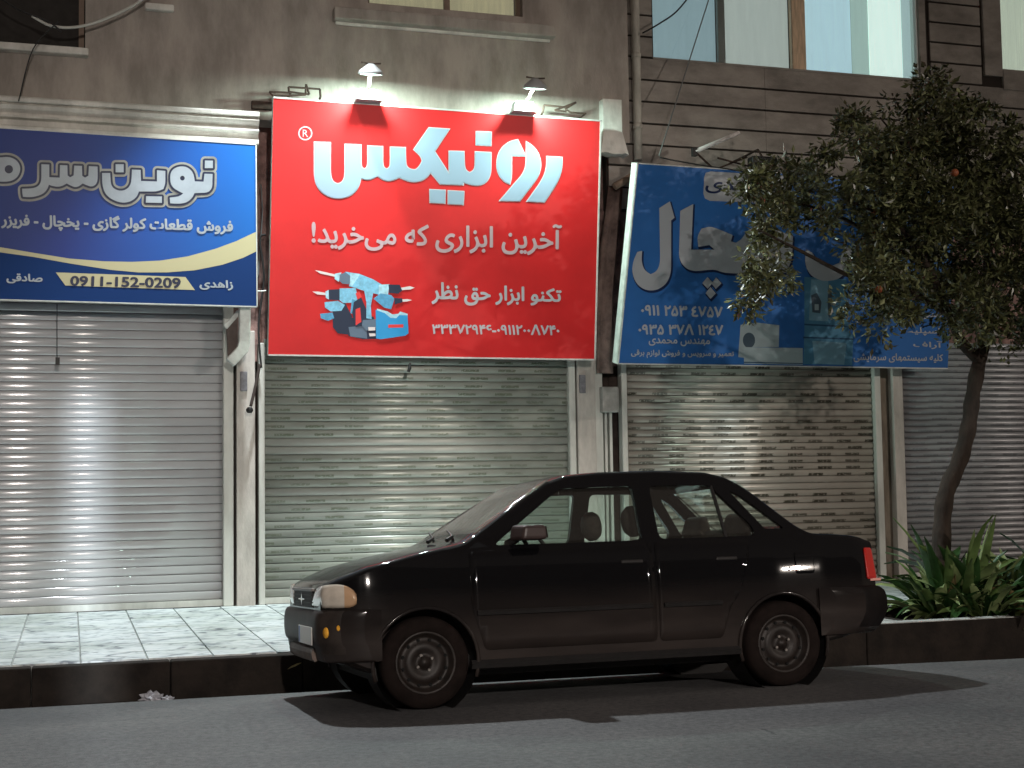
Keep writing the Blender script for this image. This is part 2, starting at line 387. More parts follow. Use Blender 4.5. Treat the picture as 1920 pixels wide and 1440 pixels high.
# white streaked pavement tiles, one object each
tile_m = bpy.data.materials.new('streaked_white_tile'); tile_m.use_nodes = True
t = tile_m.node_tree; b = t.nodes['Principled BSDF']; b.inputs['Roughness'].default_value = .5
g = t.nodes.new('ShaderNodeNewGeometry'); oi = t.nodes.new('ShaderNodeObjectInfo')
ad = t.nodes.new('ShaderNodeVectorMath'); ad.operation = 'MULTIPLY_ADD'; t.links.new(oi.outputs['Random'], ad.inputs[0]); ad.inputs[1].default_value = (30, 17, 5); t.links.new(g.outputs['Position'], ad.inputs[2])
mp = t.nodes.new('ShaderNodeMapping'); mp.inputs['Scale'].default_value = (5, 6.5, 1); mp.inputs['Rotation'].default_value = (0, 0, R(-35)); t.links.new(ad.outputs[0], mp.inputs[0])
na = t.nodes.new('ShaderNodeTexNoise'); na.inputs['Scale'].default_value = 1.; na.inputs['Detail'].default_value = 5; na.inputs['Distortion'].default_value = 1.6; t.links.new(mp.outputs[0], na.inputs[0])
ra = t.nodes.new('ShaderNodeValToRGB'); e = ra.color_ramp.elements
e[0].position = .33; e[0].color = (.12, .14, .17, 1); e[1].position = .45; e[1].color = (.50, .54, .56, 1); e2 = e.new(.6); e2.color = (.64, .67, .68, 1)
t.links.new(na.outputs['Fac'], ra.inputs[0])
nb = t.nodes.new('ShaderNodeTexNoise'); nb.inputs['Scale'].default_value = 1.3; nb.inputs['Detail'].default_value = 5; t.links.new(g.outputs['Position'], nb.inputs[0])
rb = t.nodes.new('ShaderNodeValToRGB'); rb.color_ramp.elements[0].position = .38; rb.color_ramp.elements[0].color = (.74, .76, .72, 1); rb.color_ramp.elements[1].position = .58; rb.color_ramp.elements[1].color = (1, 1, 1, 1); t.links.new(nb.outputs['Fac'], rb.inputs[0])
mx = t.nodes.new('ShaderNodeMixRGB'); mx.blend_type = 'MULTIPLY'; mx.inputs[0].default_value = 1; t.links.new(ra.outputs[0], mx.inputs[1]); t.links.new(rb.outputs[0], mx.inputs[2]); t.links.new(mx.outputs[0], b.inputs['Base Color'])
TS = .452
tm = MB().hexa([(.004, .004, 0), (TS-.004, .004, 0), (TS-.004, TS-.004, 0), (.004, TS-.004, 0)], [(.007, .007, .014), (TS-.007, .007, .014), (TS-.007, TS-.007, .014), (.007, TS-.007, .014)])
tile_me = mesh(tm.v, tm.f)
for i in range(-3, 21):
    for j in range(9):
        x = i*TS+.08; y = 10.285+j*TS
        if x+TS > BX0-.05 and x < BX1 and y < BY1+.05: continue
        o = obj('tile', tile_me, tile_m, pav); o.location = (x, y, ZS-.0125+rnd.uniform(0, .0018)); o.rotation_euler = (rnd.uniform(-.003, .003), rnd.uniform(-.003, .003), 0)

# ------------------------------------------------------------ facades
def rail(x0, x1, z1, parent, m=None, y=YF-.06, z0=ZS+.002):
    return bevel(MB().box((x0, y, z0), (x1, y+.12, z1)).build('guide_rail', m or M['rail'], parent), .01)
def shutter(parent, label, X0, X1, pitch, z1, m, rails, railm=None, bulge=.012, plain=(), mplain=None):
    e = empty('roller_shutter', (X0, YF, ZS), parent=parent); e['label'] = label
    L = X1-X0; n = 7; vs = []
    prof = []
    for i in range(n):
        a = i/(n-1); prof.append((-bulge*math.sin(math.pi*a)**.7, .003+a*(pitch-.006)))
    prof += [(.006, pitch-.001), (.006, .001)]
    k = len(prof); NX = 1
    vs = [(0, y, z) for y, z in prof]+[(L, y, z) for y, z in prof]
    fs = [(i, i+k, (i+1) % k+k, (i+1) % k) for i in range(k)]+[tuple(range(k)), tuple(range(k, 2*k))[::-1]]
    sm = MB().add(vs, fs); me = mesh(sm.v, sm.f); me.materials.append(m)
    bm = bmesh.new(); bm.from_mesh(me); bmesh.ops.recalc_face_normals(bm, faces=bm.faces); bm.to_mesh(me); bm.free()
    for p in me.polygons: p.use_smooth = abs(p.normal.y) > .3 and len(p.vertices) == 4
    me2 = me.copy(); me2.materials.clear(); me2.materials.append(mplain or m)
    z = ZS+.07; i = 0
    bb = MB().box((0, -.02, .006), (L, .02, .069)).build('bottom_bar', railm or M['rail'], e)
    while z < z1:
        o = obj('slat', me2 if i in plain else me, None, e); o.location = (0, rnd.uniform(-.0015, .0015), z-ZS); z += pitch; i += 1
    for a, b in rails:
        bevel(MB().box((a-X0, -.07, .002), (b-X0, .05, z1-ZS)).build('guide_rail', railm or M['rail'], e), .01)
    return e

# --- left building (brown stucco)
LB = empty('shop_building', (1.7, YF, 0), 'brown stucco building behind the red sign and the left blue sign', 'building')
LBo = LB.location
def lb(name, a, b, m, bev=0, parent=None):
    o = box(name, a, b, m, None, bev); o.parent = parent or LB; 
    o.matrix_parent_inverse = (Matrix.Translation(LBo) if parent is None else Matrix.Translation(LBo)).inverted(); return o
def setp(o, root):
    o.parent = root; o.matrix_parent_inverse = Matrix.Translation(root.location).inverted(); return o

YW = 14.0
def X_at(x, y, Y): return px(x, y, Y).x
def Z_at(x, y, Y): return px(x, y, Y).z
XR = X_at(1178, 120, YW)           # right end of the brown building's upper wall
# upper wall with two window openings
winL = (X_at(-400, 50, YW), X_at(160, 50, YW), Z_at(120, 93, YW))       # x0, x1, sill height
winM = (X_at(690, 5, YW), X_at(980, 20, YW), Z_at(850, 20, YW))
ZT = 8.2; ZW0 = Z_at(800, 200, YW)-.25
xs = [(-6, winL[0]), (winL[1], winM[0]), (winM[1], XR)]
wm = MB()
wm.box((-6, YW, ZW0), (XR, YW+.3, winL[2]))
wm.box((-6, YW, winL[2]), (winL[0], YW+.3, ZT))
wm.box((winL[1], YW, winL[2]), (XR, YW+.3, winM[2]))
wm.box((winL[1], YW, winM[2]), (winM[0], YW+.3, ZT)); wm.box((winM[1], YW, winM[2]), (XR, YW+.3, ZT))
wm.box((winL[0], YW, winM[2]+1.3), (winL[1], YW+.3, ZT)); wm.box((winM[0], YW, winM[2]+1.3), (winM[1], YW+.3, ZT))
setp(wm.build('wall', M['stucco']), LB)
# lower wall behind the signs (rough pink plaster) and dark void behind
ZB = 2.62
setp(MB().box((-6, YF+.06, ZB), (5.86, YF+.3, ZW0+.2)).build('wall', M['pink']), LB)
setp(MB().box((-6, YF+.12, ZS-.1), (5.70, YF+.4, ZB)).build('wall', M['darkgap']), LB)
# cornice over the left sign: stacked mouldings
zc = [Z_at(300, y, YW-.25) for y in (200, 207, 213, 226, 234, 246, 256)]
xc = X_at(487, 215, YW-.25)
prof = [(YW-.0, zc[0]+.03), (YW-.22, zc[0]+.02), (YW-.25, zc[0]), (YW-.25, zc[1]), (YW-.20, zc[1]-.005), (YW-.24, zc[2]), (YW-.22, zc[2]-.03), (YW-.17, zc[3]+.01), (YW-.17, zc[3]-.01), (YW-.21, zc[3]-.02), (YW-.21, zc[4]), (YW-.15, zc[4]-.01), (YW-.15, zc[5]), (YW-.18, zc[5]-.01), (YW-.18, zc[6]), (YW-.10, zc[6]-.03), (YW, zc[6]-.06)]
k = len(prof); cm = MB().add([(-6, y, z) for y, z in prof]+[(xc, y, z) for y, z in prof], [(i, i+k, (i+1) % k+k, (i+1) % k) for i in range(k)]+[tuple(range(k)), tuple(range(k, 2*k))[::-1]])
o = setp(cm.build('cornice', M['stucco_l']), LB); bevel(o, .006)
# sills
def ledge(name, x0, x1, z0, z1, y0, m, root, y1=YW+.002):
    o = bevel(MB().box((x0, y0, z0), (x1, y1, z1)).build(name, m), .012); return setp(o, root)
ledge('window_sill', -6, winL[1]+.03, Z_at(120, 101, YW-.1), winL[2]+.0, YW-.12, M['stucco_l'], LB)
s0 = X_at(627, 40, YW-.12); s1 = X_at(1042, 70, YW-.12)
ledge('window_sill', s0, s1, Z_at(833, 52, YW-.12), Z_at(833, 30, YW-.12), YW-.14, M['stucco'], LB)
ledge('window_moulding', s0+.03, s1-.03, Z_at(833, 63, YW-.02), Z_at(833, 55, YW-.02), YW-.03, M['stucco_l'], LB)
ledge('window_moulding', X_at(272, 12, YW-.05), X_at(326, 14, YW-.05), Z_at(300, 20, YW-.05), Z_at(300, 8, YW-.05), YW-.08, M['stucco_l'], LB)
# dark left window with a frame and glass
M['glass_dark'] = mat('dark_glass', (.03, .028, .026), .12, var=.3)
M['interior_dark'] = mat('dark_room', (.03, .025, .022), .9)
wl = MB().box((winL[0], YW+.2, winL[2]+.001), (winL[1], YW+.23, winM[2]+1.3)).build('window', M['glass_dark']); setp(wl, LB)
fm = MB()
for x in (winL[1]-.06, winL[1]-.85, winL[1]-1.6): fm.box((x, YW+.15, winL[2]+.002), (x+.05, YW+.199, winM[2]+1.29))
fm.box((winL[0], YW+.15, winL[2]+.003), (winL[1]-.061, YW+.198, winL[2]+.06))
f = fm.build('frame', M['frame_brown']); f.parent = wl; f.matrix_parent_inverse = wl.matrix_parent_inverse@Matrix.Identity(4); f.matrix_parent_inverse = Matrix.Identity(4)
# lit middle window
M['lit_yellow'] = mat('lit_yellow_curtain', (.62, .56, .36), .8, emit=.34, var=.18, scale=3, stretch=(6, 1, .5))
wmn = MB().box((winM[0]+.05, YW+.22, winM[2]+.03), (winM[1]-.05, YW+.24, winM[2]+1.3)).build('window', M['frame_brown']); setp(wmn, LB)
def kid(o, p): o.parent = p; o.matrix_parent_inverse = Matrix.Identity(4); return o
kid(MB().box((winM[0]+.051, YW+.16, winM[2]+.04), (winM[1]-.051, YW+.18, winM[2]+1.29)).build('curtain', M['lit_yellow']), wmn)
mX = X_at(838, 10, YW+.1)
fm = MB(); fm.box((mX-.03, YW+.09, winM[2]+.002), (mX+.03, YW+.14, winM[2]+1.29)); fm.box((winM[0], YW+.09, winM[2]+.001), (mX-.031, YW+.139, winM[2]+.035)); fm.box((mX+.031, YW+.09, winM[2]+.001), (winM[1]-.02, YW+.139, winM[2]+.035)); fm.box((winM[1]-.045, YW+.088, winM[2]+.036), (winM[1]-.001, YW+.141, winM[2]+1.29))
kid(fm.build('frame', M['frame_brown']), wmn)
M['glass'] = mat('window_glass', (.9, .95, .95), .03, trans=1., spec=.5)
kid(MB().box((winM[0]+.02, YW+.108, winM[2]+.036), (mX-.031, YW+.112, winM[2]+1.28)).build('pane', M['glass']), wmn)
kid(MB().box((mX+.031, YW+.108, winM[2]+.036), (winM[1]-.046, YW+.112, winM[2]+1.28)).build('pane', M['glass']), wmn)
# columns
def column(x0, x1, z1, y, m, root, name='column'):
    o = MB().box((x0, y, ZS-.05), (x1, y+.3, z1)).build(name, m); bevel(o, .008); return setp(o, root)
column(1.60, 1.785, ZB+.3, YF-.09, M['column'], LB)
column(5.262, 5.475, ZB+.3, YF-.08, M['column'], LB)
# small grey sockets on the columns
for xa, ya in ((457, 715), (1092, 720)):
    p = px(xa, ya, YF-.1); setp(bevel(MB().box((p.x-.035, YF-.115, p.z-.1), (p.x+.035, YF-.091, p.z+.1)).build('socket_plate', mat('grey_plate', (.2, .2, .22), .5, var=.3, scale=20)), .008), LB)

m1 = slat_mat('plain_grey_slat', (.52, .525, .54), rough=.2, metal=.15, dirt=.14)
m2 = slat_mat('greenish_printed_slat', (.40, .43, .385), .41, (.16, .185, .13), .020, .046, rough=.34, metal=.25, length=.48, amount=.62)
m2p = slat_mat('greenish_plain_slat', (.47, .49, .45), rough=.4, metal=.25)
m3 = slat_mat('beige_printed_slat', (.42, .39, .34), .37, (.055, .05, .035), .004, .033, rough=.3, metal=.25, length=.5, amount=.75)
m3p = slat_mat('beige_plain_slat', (.46, .43, .38), rough=.38, metal=.25)
m4 = slat_mat('blue_grey_slat', (.36, .36, .375), .37, (.09, .09, .10), .004, .028, rough=.4, metal=.25, length=.55, amount=.3)
def child_shutter(root, *a, **k):
    e = shutter(None, *a, **k); e.parent = root; e.matrix_parent_inverse = Matrix.Translation(root.location).inverted(); return e
child_shutter(LB, 'plain light grey slats', -2.6, 1.47, .0868, 3.2, m1, [(1.47, 1.572)], bulge=.007)
child_shutter(LB, 'greenish grey slats with rows of small print', 1.885, 5.17, .0848, 2.8, m2, [(1.822, 1.885), (5.17, 5.245)], bulge=.011, plain=(0, 1, 12, 17, 18), mplain=m2p)
# raised light rib along each greenish slat comes from the slat edge itself
# gap channel between the buildings
setp(MB().box((5.476, YF-.05, ZS-.05), (5.565, YF+.1, 2.75)).build('door_post', M['rail']), LB)

# --- right building (stone planks)
RB = empty('plank_building', (7, YF, 0), 'grey-brown building with horizontal stone planks and lit windows', 'building')
def rb(o): return setp(o, RB)
YP = 14.32
wA = (X_at(1226, 60, YP), X_at(1721, 80, YP), Z_at(1473, 127.5, YP))
wB = (X_at(1877, 60, YP), X_at(1877, 60, YP)+2.2, Z_at(1900, 131, YP))
XL = 5.66; XE = 13.5; ZL = 3.9
zp = [Z_at(1202, y, YP) for y in (271, 231, 190, 149, 107, 68, 28)]
dz = (zp[-1]-zp[0])/6
zj = [zp[0]-dz*k for k in (3, 2, 1)]+zp+[zp[-1]+dz*k for k in range(1, 5)]
rb(MB().box((5.866, YF+.06, ZB), (XE, YF+.35, zj[0]+.02)).build('wall', M['pink']))
rb(MB().box((5.705, YF+.12, ZS-.1), (XE, YF+.4, ZB-.003)).build('wall', M['darkgap']))
bk = MB(); H_ = zj[-1]
bk.box((XL, YP+.03, zj[0]), (XE, YP+.3, wA[2])); 
def holes(a, b, z0, z1):
    bk.box((a, YP+.03, z0), (b, YP+.3, z1))
bk.box((XL, YP+.03, wA[2]), (wA[0], YP+.3, H_)); bk.box((wA[1], YP+.03, wA[2]), (wB[0], YP+.3, H_)); bk.box((wB[1], YP+.03, wA[2]), (XE, YP+.3, H_)); bk.box((wB[0], YP+.03, wA[2]), (wB[1], YP+.3, wB[2]))
bk.box((wA[0], YP+.03, wA[2]+1.45), (wA[1], YP+.3, H_)); bk.box((wB[0], YP+.03, wA[2]+1.45), (wB[1], YP+.3, H_))
rb(bk.build('backing_wall', M['plankback']))
frA = .10                              # stone surround of the windows
for i in range(len(zj)-1):
    z0, z1 = zj[i]+.011, zj[i+1]-.011
    segs = [(XL+.02, XE)]
    cut = []
    if z1 > wA[2]-.02: cut.append((wA[0]-.02, wA[1]+.17))
    if z1 > wB[2]-.12: cut.append((wB[0]-.30, wB[1]+.3))
    for c0, c1 in cut:
        segs = [q for s in segs for q in ((s[0], min(s[1], c0)), (max(s[0], c1), s[1])) if q[1]-q[0] > .05]
    for a, b in segs:
        n = max(1, round((b-a)/2.1))
        for j in range(n):
            xa = a+(b-a)*j/n+.0006; xb = a+(b-a)*(j+1)/n-.0006
            dy = rnd.uniform(-.002, .002)
            p = MB().box((xa, YP+dy, z0), (xb, YP+.032, z1)).build('plank', M['plank']); rb(bevel(p, .004, 1))
    # the course that the sill cuts short
    if cut and zj[i] < wA[2]-.05 and z1 > wA[2]-.02:
        rb(MB().box((wA[0]-.017, YP, z0), (wA[1]+.165, YP+.032, wA[2]-.03)).build('plank', M['plank']))
rb(bevel(MB().box((wA[0]-.02, YP-.005, wA[2]-.029), (wA[1]+.02, YP+.25, wA[2])).build('window_sill', M['plank']), .004))
rb(bevel(MB().box((wA[1]+.001, YP-.03, wA[2]-.03), (wA[1]+.10, YP+.2, H_)).build('window_surround', M['plank']), .01))
rb(bevel(MB().box((wB[0]-.26, YP-.012, wB[2]-.10), (wB[0]-.001, YP+.2, H_)).build('window_surround', M['plank']), .01))
rb(bevel(MB().box((wB[0], YP-.014, wB[2]-.26), (wB[1]+.2, YP+.2, wB[2])).build('window_sill', M['plank']), .01))
# lit window: curtain panels behind panes
def curtain(name, x0, x1, z0, z1, y, m, folds, root):
    n = max(2, int((x1-x0)/.02)); vs = []
    for i in range(n+1):
        x = x0+(x1-x0)*i/n; yy = y+folds*math.sin(i*.55+x0)*math.cos(i*.21)
        vs += [(x, yy, z0), (x, yy, z1), (x, yy+.006, z0), (x, yy+.006, z1)]
    fs = []
    for i in range(n):
        a = i*4; fs += [(a, a+4, a+5, a+1), (a+3, a+7, a+6, a+2)]
    return kid(MB().add(vs, fs).build(name, m, None, True), root)
C = {k: mat('lit_'+k, c, .9, emit=e*1.12, var=.12, scale=2.5, stretch=(4, 1, .4)) for k, c, e in (
    ('teal', (.25, .35, .38), .62), ('grey', (.40, .45, .42), .62), ('blue', (.42, .60, .66), .72), ('green', (.36, .50, .46), .62), ('pale', (.66, .80, .74), .82), ('dim', (.30, .40, .40), .8))}
zt = wA[2]+1.45
wa = rb(MB().box((wA[0]+.003, YP+.29, wA[2]+.003), (wA[1]-.003, YP+.31, zt)).build('window', M['interior_dark']))
xw = lambda x: X_at(x, 100, YP+.10)
for nm, a, b, y, m, fo in (('curtain', 1215, 1345, .27, C['teal'], .002), ('curtain', 1358, 1482, .27, C['grey'], .006), ('curtain', 1506, 1600, .27, C['blue'], .003), ('curtain', 1600, 1632, .262, C['green'], .002), ('curtain', 1632, 1694, .255, C['pale'], .006), ('curtain', 1695, 1726, .262, C['dim'], .002)):
    curtain(nm, xw(a)+.001, min(xw(b), wA[1]-.006)-.001, wA[2]+.004, zt-.01, YP+y-.13, m, fo, wa)
kid(MB().box((xw(1345), YP+.07, wA[2]+.002), (xw(1358), YP+.115, zt)).build('frame', mat('frame_grey', (.34, .36, .33), .6)), wa)
kid(bevel(MB().box((xw(1481), YP+.03, wA[2]+.002), (xw(1506), YP+.11, zt)).build('mullion', M['frame_tan']), .006), wa)
kid(MB().box((wA[0]+.004, YP+.056, wA[2]+.003), (xw(1481)-.002, YP+.06, zt-.002)).build('pane', M['glass']), wa)
kid(MB().box((xw(1506)+.002, YP+.056, wA[2]+.003), (wA[1]-.02, YP+.06, zt-.002)).build('pane', M['glass']), wa)
kid(MB().box((wA[1]-.018, YP+.001, wA[2]+.003), (wA[1]-.002, YP+.12, zt)).build('reveal', mat('white_reveal', (.75, .78, .76), .8)), wa)
wb = rb(MB().box((wB[0]+.003, YP+.29, wB[2]+.003), (wB[1]-.003, YP+.31, zt)).build('window', M['interior_dark']))
C['sheer'] = mat('lit_sheer', (.56, .62, .50), .9, emit=.62, var=.35, scale=3, stretch=(7, 1, .2))
curtain('curtain', wB[0]+.01, wB[1]-.01, wB[2]+.004, zt-.01, YP+.24, C['sheer'], .016, wb)
kid(MB().box((wB[0]+.004, YP+.146, wB[2]+.003), (wB[1]-.004, YP+.15, zt-.002)).build('pane', M['glass']), wb)
# shutters and posts of the right building
child_shutter(RB, 'beige slats with rows of dark print', 5.85, 8.96, .0765, 2.8, m3, [(5.785, 5.85), (8.96, 9.045)], bulge=.014, plain=(2, 10, 13, 14, 24, 25, 28, 29), mplain=m3p)
child_shutter(RB, 'blue-grey slats in shade behind the tree', 9.34, 13.0, .0715, 2.9, m4, [], bulge=.014)
rb(MB().box((9.05, YF+.02, ZS-.05), (9.2, YF+.2, 2.72)).build('recessed_channel', mat('brown_channel', (.22, .18, .14), .85, var=.5, scale=5, stretch=(1, 1, .3))))
column(9.2, 9.335, 2.72, YF-.08, M['column'], RB, 'column')
# stuff in the slot between the two buildings
rb(MB().box((5.60, YF-.01, ZS-.05), (5.63, YF+.1, 2.3)).build('conduit', M['rail']))
rb(MB().box((5.655, YF-.02, ZS-.05), (5.685, YF+.1, 2.3)).build('conduit', M['rail']))
p0 = px(1128, 725, YF-.12); p1 = px(1160, 773, YF-.12)
mbx = bevel(MB().box((p0.x, YF-.14, p1.z), (p1.x, YF-.03, p0.z)).build('meter_box', mat('grey_box', (.30, .30, .28), .5, var=.25, scale=8)), .012)
tag(mbx, 'small grey metal box between the red sign column and the printed beige shutter', 'meter box')

# drain pipe on the seam of the two buildings
pp = [px(1192, -60, YP-.12), px(1192, 60, YP-.12), px(1194, 190, YP-.12), px(1197, 300, YP-.12)]
X0 = pp[-1].x; pts = [(X0, YP-.12, p.z) for p in pp]; pts[0] = (X0, YP-.12, 8)
dp = empty('drain_pipe', pts[-1], 'cream vertical drain pipe on the seam between the two buildings', 'pipe')
setp(MB().tube([pts[0], pts[-1]], .047, 14).build('pipe', M['white_dirty'], None, True), dp)
for z in (pts[-1][2]+.35, pts[-1][2]+1.15): setp(MB().tube([(X0, YP-.12, z), (X0, YP-.12, z+.05)], .054, 14).build('collar', M['white_dirty'], None, True), dp)
pe = px(1152, 350, YP-.15); ps = px(1190, 328, YP-.15)
setp(MB().tube([ps, pe], .04, 10).build('elbow', mat('tan_pipe', (.36, .27, .20), .7, var=.3), None, True), dp)
# sagging tarpaulin strip below the pipe
tp = [(1150, 350), (1146, 400), (1136, 470), (1128, 560), (1127, 700)]
vs = []; 
for i, (x, y) in enumerate(tp):
    p = px(x, y, YF-.1)
    for j in range(6):
        vs.append(p+Vector((-.06+.032*j+(.03*i if j > 3 else 0)*.4, .03*math.sin(j*2.1+i), 0)))
fs = [(i*6+j, i*6+j+1, (i+1)*6+j+1, (i+1)*6+j) for i in range(len(tp)-1) for j in range(5)]
o = MB().add(vs, fs).build('tarpaulin', mat('brown_tarpaulin', (.20, .14, .12), .8, var=.5, scale=6), None, True)
sd = o.modifiers.new('s', 'SOLIDIFY'); sd.thickness = .006
tag(o, 'folded brown tarpaulin strip hanging between the red sign and the right blue sign', 'tarpaulin')
# white plaster stub with a ragged lower end beside the red sign
st = [px(1130, 183, YW-.12), px(1168, 186, YW-.12)]
zt_, zm, zl = st[0].z, Z_at(1150, 247, YW-.12), Z_at(1150, 290, YW-.12)
xa, xb = X_at(1131, 220, YW-.12), X_at(1166, 220, YW-.12)
sb = MB(); sb.box((xa, YW-.12, zm), (xb, YW-.002, zt_-.01))
n = 9; lo = []; hi = []
for i in range(n):
    a = i/(n-1); x = xa-.05+(xb-xa+.10)*a; lo.append((x, YW-.17, zl+rnd.uniform(-.01, .012))); hi.append((xa+(xb-xa)*a, YW-.13, zm-.002))
vs = lo+hi+[(x, YW-.003, z) for x, y, z in lo]+[(x, YW-.004, z) for x, y, z in hi]
fs = [(i, i+1, n+i+1, n+i) for i in range(n-1)]+[(2*n+i, 3*n+i, 3*n+i+1, 2*n+i+1) for i in range(n-1)]+[(i, 2*n+i, 2*n+i+1, i+1) for i in range(n-1)]+[(0, n, 3*n, 2*n), (n-1, 3*n-1, 4*n-1, 2*n-1)]
sb.add(vs, fs)
setp(sb.build('plaster_stub', M['stucco_l']), LB)

# ------------------------------------------------------------ SIGN 1: red
def sign_plane(x, yb, yt, Yb, Yt):
    zb = Z_at(x, yb, Yb); ztp = Z_at(x, yt, Yt); return (Yb, zb, (Yt-Yb)/(ztp-zb))
S1 = Sign(*sign_plane(810, 671, 203, 14.0, 13.68))
rs = empty('shop_sign', S1.pt(810, 671), 'large red sign with white Persian logo and drill picture over the greenish shutter', 'shop sign')
QR = [(513, 181), (1128, 225), (1117, 676), (503, 667)]
o = S1.board('panel', QR, .10, M['red'], rs, M['white_metal']); o.matrix_parent_inverse = Matrix.Translation(rs.location).inverted()
def own(o, root): return setp(o, root)
def edge_strip(S, quad, w, m, root, sides=(0, 1, 2, 3), lift=.004):
    q = [Vector((*p, 0)) for p in quad]; c = sum(q, Vector())/4
    for i in sides:
        a, b = q[i], q[(i+1) % 4]; d = (b-a).normalized(); nrm = Vector((-d.y, d.x, 0))
        if (c-a).dot(nrm) < 0: nrm = -nrm
        pts = [a, b, b+nrm*w, a+nrm*w]
        top = [S.pt(p.x, p.y, lift) for p in pts]; bot = [S.pt(p.x, p.y, -.03) for p in pts]
        own(MB().hexa(bot, top).build('trim', m), root)
edge_strip(S1, QR, 3.0, mat('sign_trim', (.62, .60, .58), .5, var=.2, scale=10), rs, (0, 1, 2))
Z3 = lambda x, y: (500+x/3, y/3)
LOGO = [
 [(268, 800), (358, 802), (358, 970), (364, 1005), (380, 1028), (400, 1034), (420, 1027), (434, 1008), (440, 980), (440, 812), (530, 815), (530, 920), (536, 942), (549, 950), (562, 942), (568, 922), (568, 820), (652, 824), (653, 925), (662, 944), (676, 950), (689, 942), (695, 925), (695, 827), (780, 830), (782, 918), (790, 940), (812, 954), (838, 954), (860, 935), (874, 905), (866, 878), (826, 842), (912, 718), (1028, 726), (945, 852), (1025, 976), (1025, 850), (1110, 852), (1112, 935), (1122, 960), (1142, 971), (1162, 960), (1172, 937), (1173, 853), (1262, 858), (1262, 955), (1254, 1000), (1228, 1032), (1190, 1045), (1145, 1040), (1108, 1026), (1106, 1041), (975, 1036), (922, 972), (900, 1000), (865, 1020), (820, 1025), (780, 1015), (746, 998), (715, 1014), (680, 1019), (650, 1010), (625, 990), (592, 1007), (560, 1012), (530, 1002), (520, 1045), (498, 1080), (460, 1107), (408, 1118), (355, 1110), (308, 1082), (278, 1040), (268, 990)],
 [(1178, 740), (1264, 743), (1262, 820), (1177, 815)], [(916, 1066), (1005, 1070), (1003, 1145), (918, 1140)], [(1020, 1072), (1110, 1077), (1106, 1152), (1020, 1147)],
 [(1412, 785), (1368, 795), (1330, 822), (1303, 862), (1293, 910), (1295, 955), (1311, 995), (1340, 1025), (1368, 1036), (1377, 1000), (1378, 877), (1456, 878)],
 [(1460, 797), (1502, 825), (1530, 865), (1543, 915), (1538, 965), (1518, 1008), (1422, 1132), (1310, 1129), (1395, 1030), (1440, 980), (1458, 935)],
 [(1575, 880), (1662, 885), (1662, 935), (1650, 990), (1626, 1040), (1562, 1138), (1462, 1133), (1530, 1040), (1562, 985), (1575, 930)]]
for L in [soften(q, 2, 40) for q in LOGO]:
    own(S1.poly('logo_letter_outline', [L], M['white_print'], rs, .003, 3.2, Z3), rs)
    own(S1.poly('logo_letter', [L], M['logo_fill'], rs, .005, -1.5, Z3), rs)
Zid = lambda x, y: (x, y)
own(S1.poly('registered_ring', [circ(572.3, 250, 13.3, 28), circ(572.3, 250, 10.8, 28)], M['pink_print'], rs, .003), rs)
own(S1.text('registered_letter', 'R', [(567.5, 243), (577.5, 243.5), (577.5, 257), (567.5, 256.5)], M['pink_print'], rs, .003, 0, False), rs)
own(S1.text('lettering', 'آخرین ابزاری که می‌خرید!', [(584, 408), (1054, 421), (1052, 480), (584, 467)], M['pink_print'], rs, .003, .022), rs)
own(S1.text('lettering', 'تکنو ابزار حق نظر', [(809, 528), (1053, 541), (1052, 575), (809, 572)], M['white_print'], rs, .003, .03), rs)
own(S1.text('lettering', '۳۳۳۷۲۹۴۶-۰۹۱۱۲۰۰۸۷۴۰', [(810, 607), (1049, 609), (1049, 629), (810, 626)], M['white_print'], rs, .003, .03, False), rs)
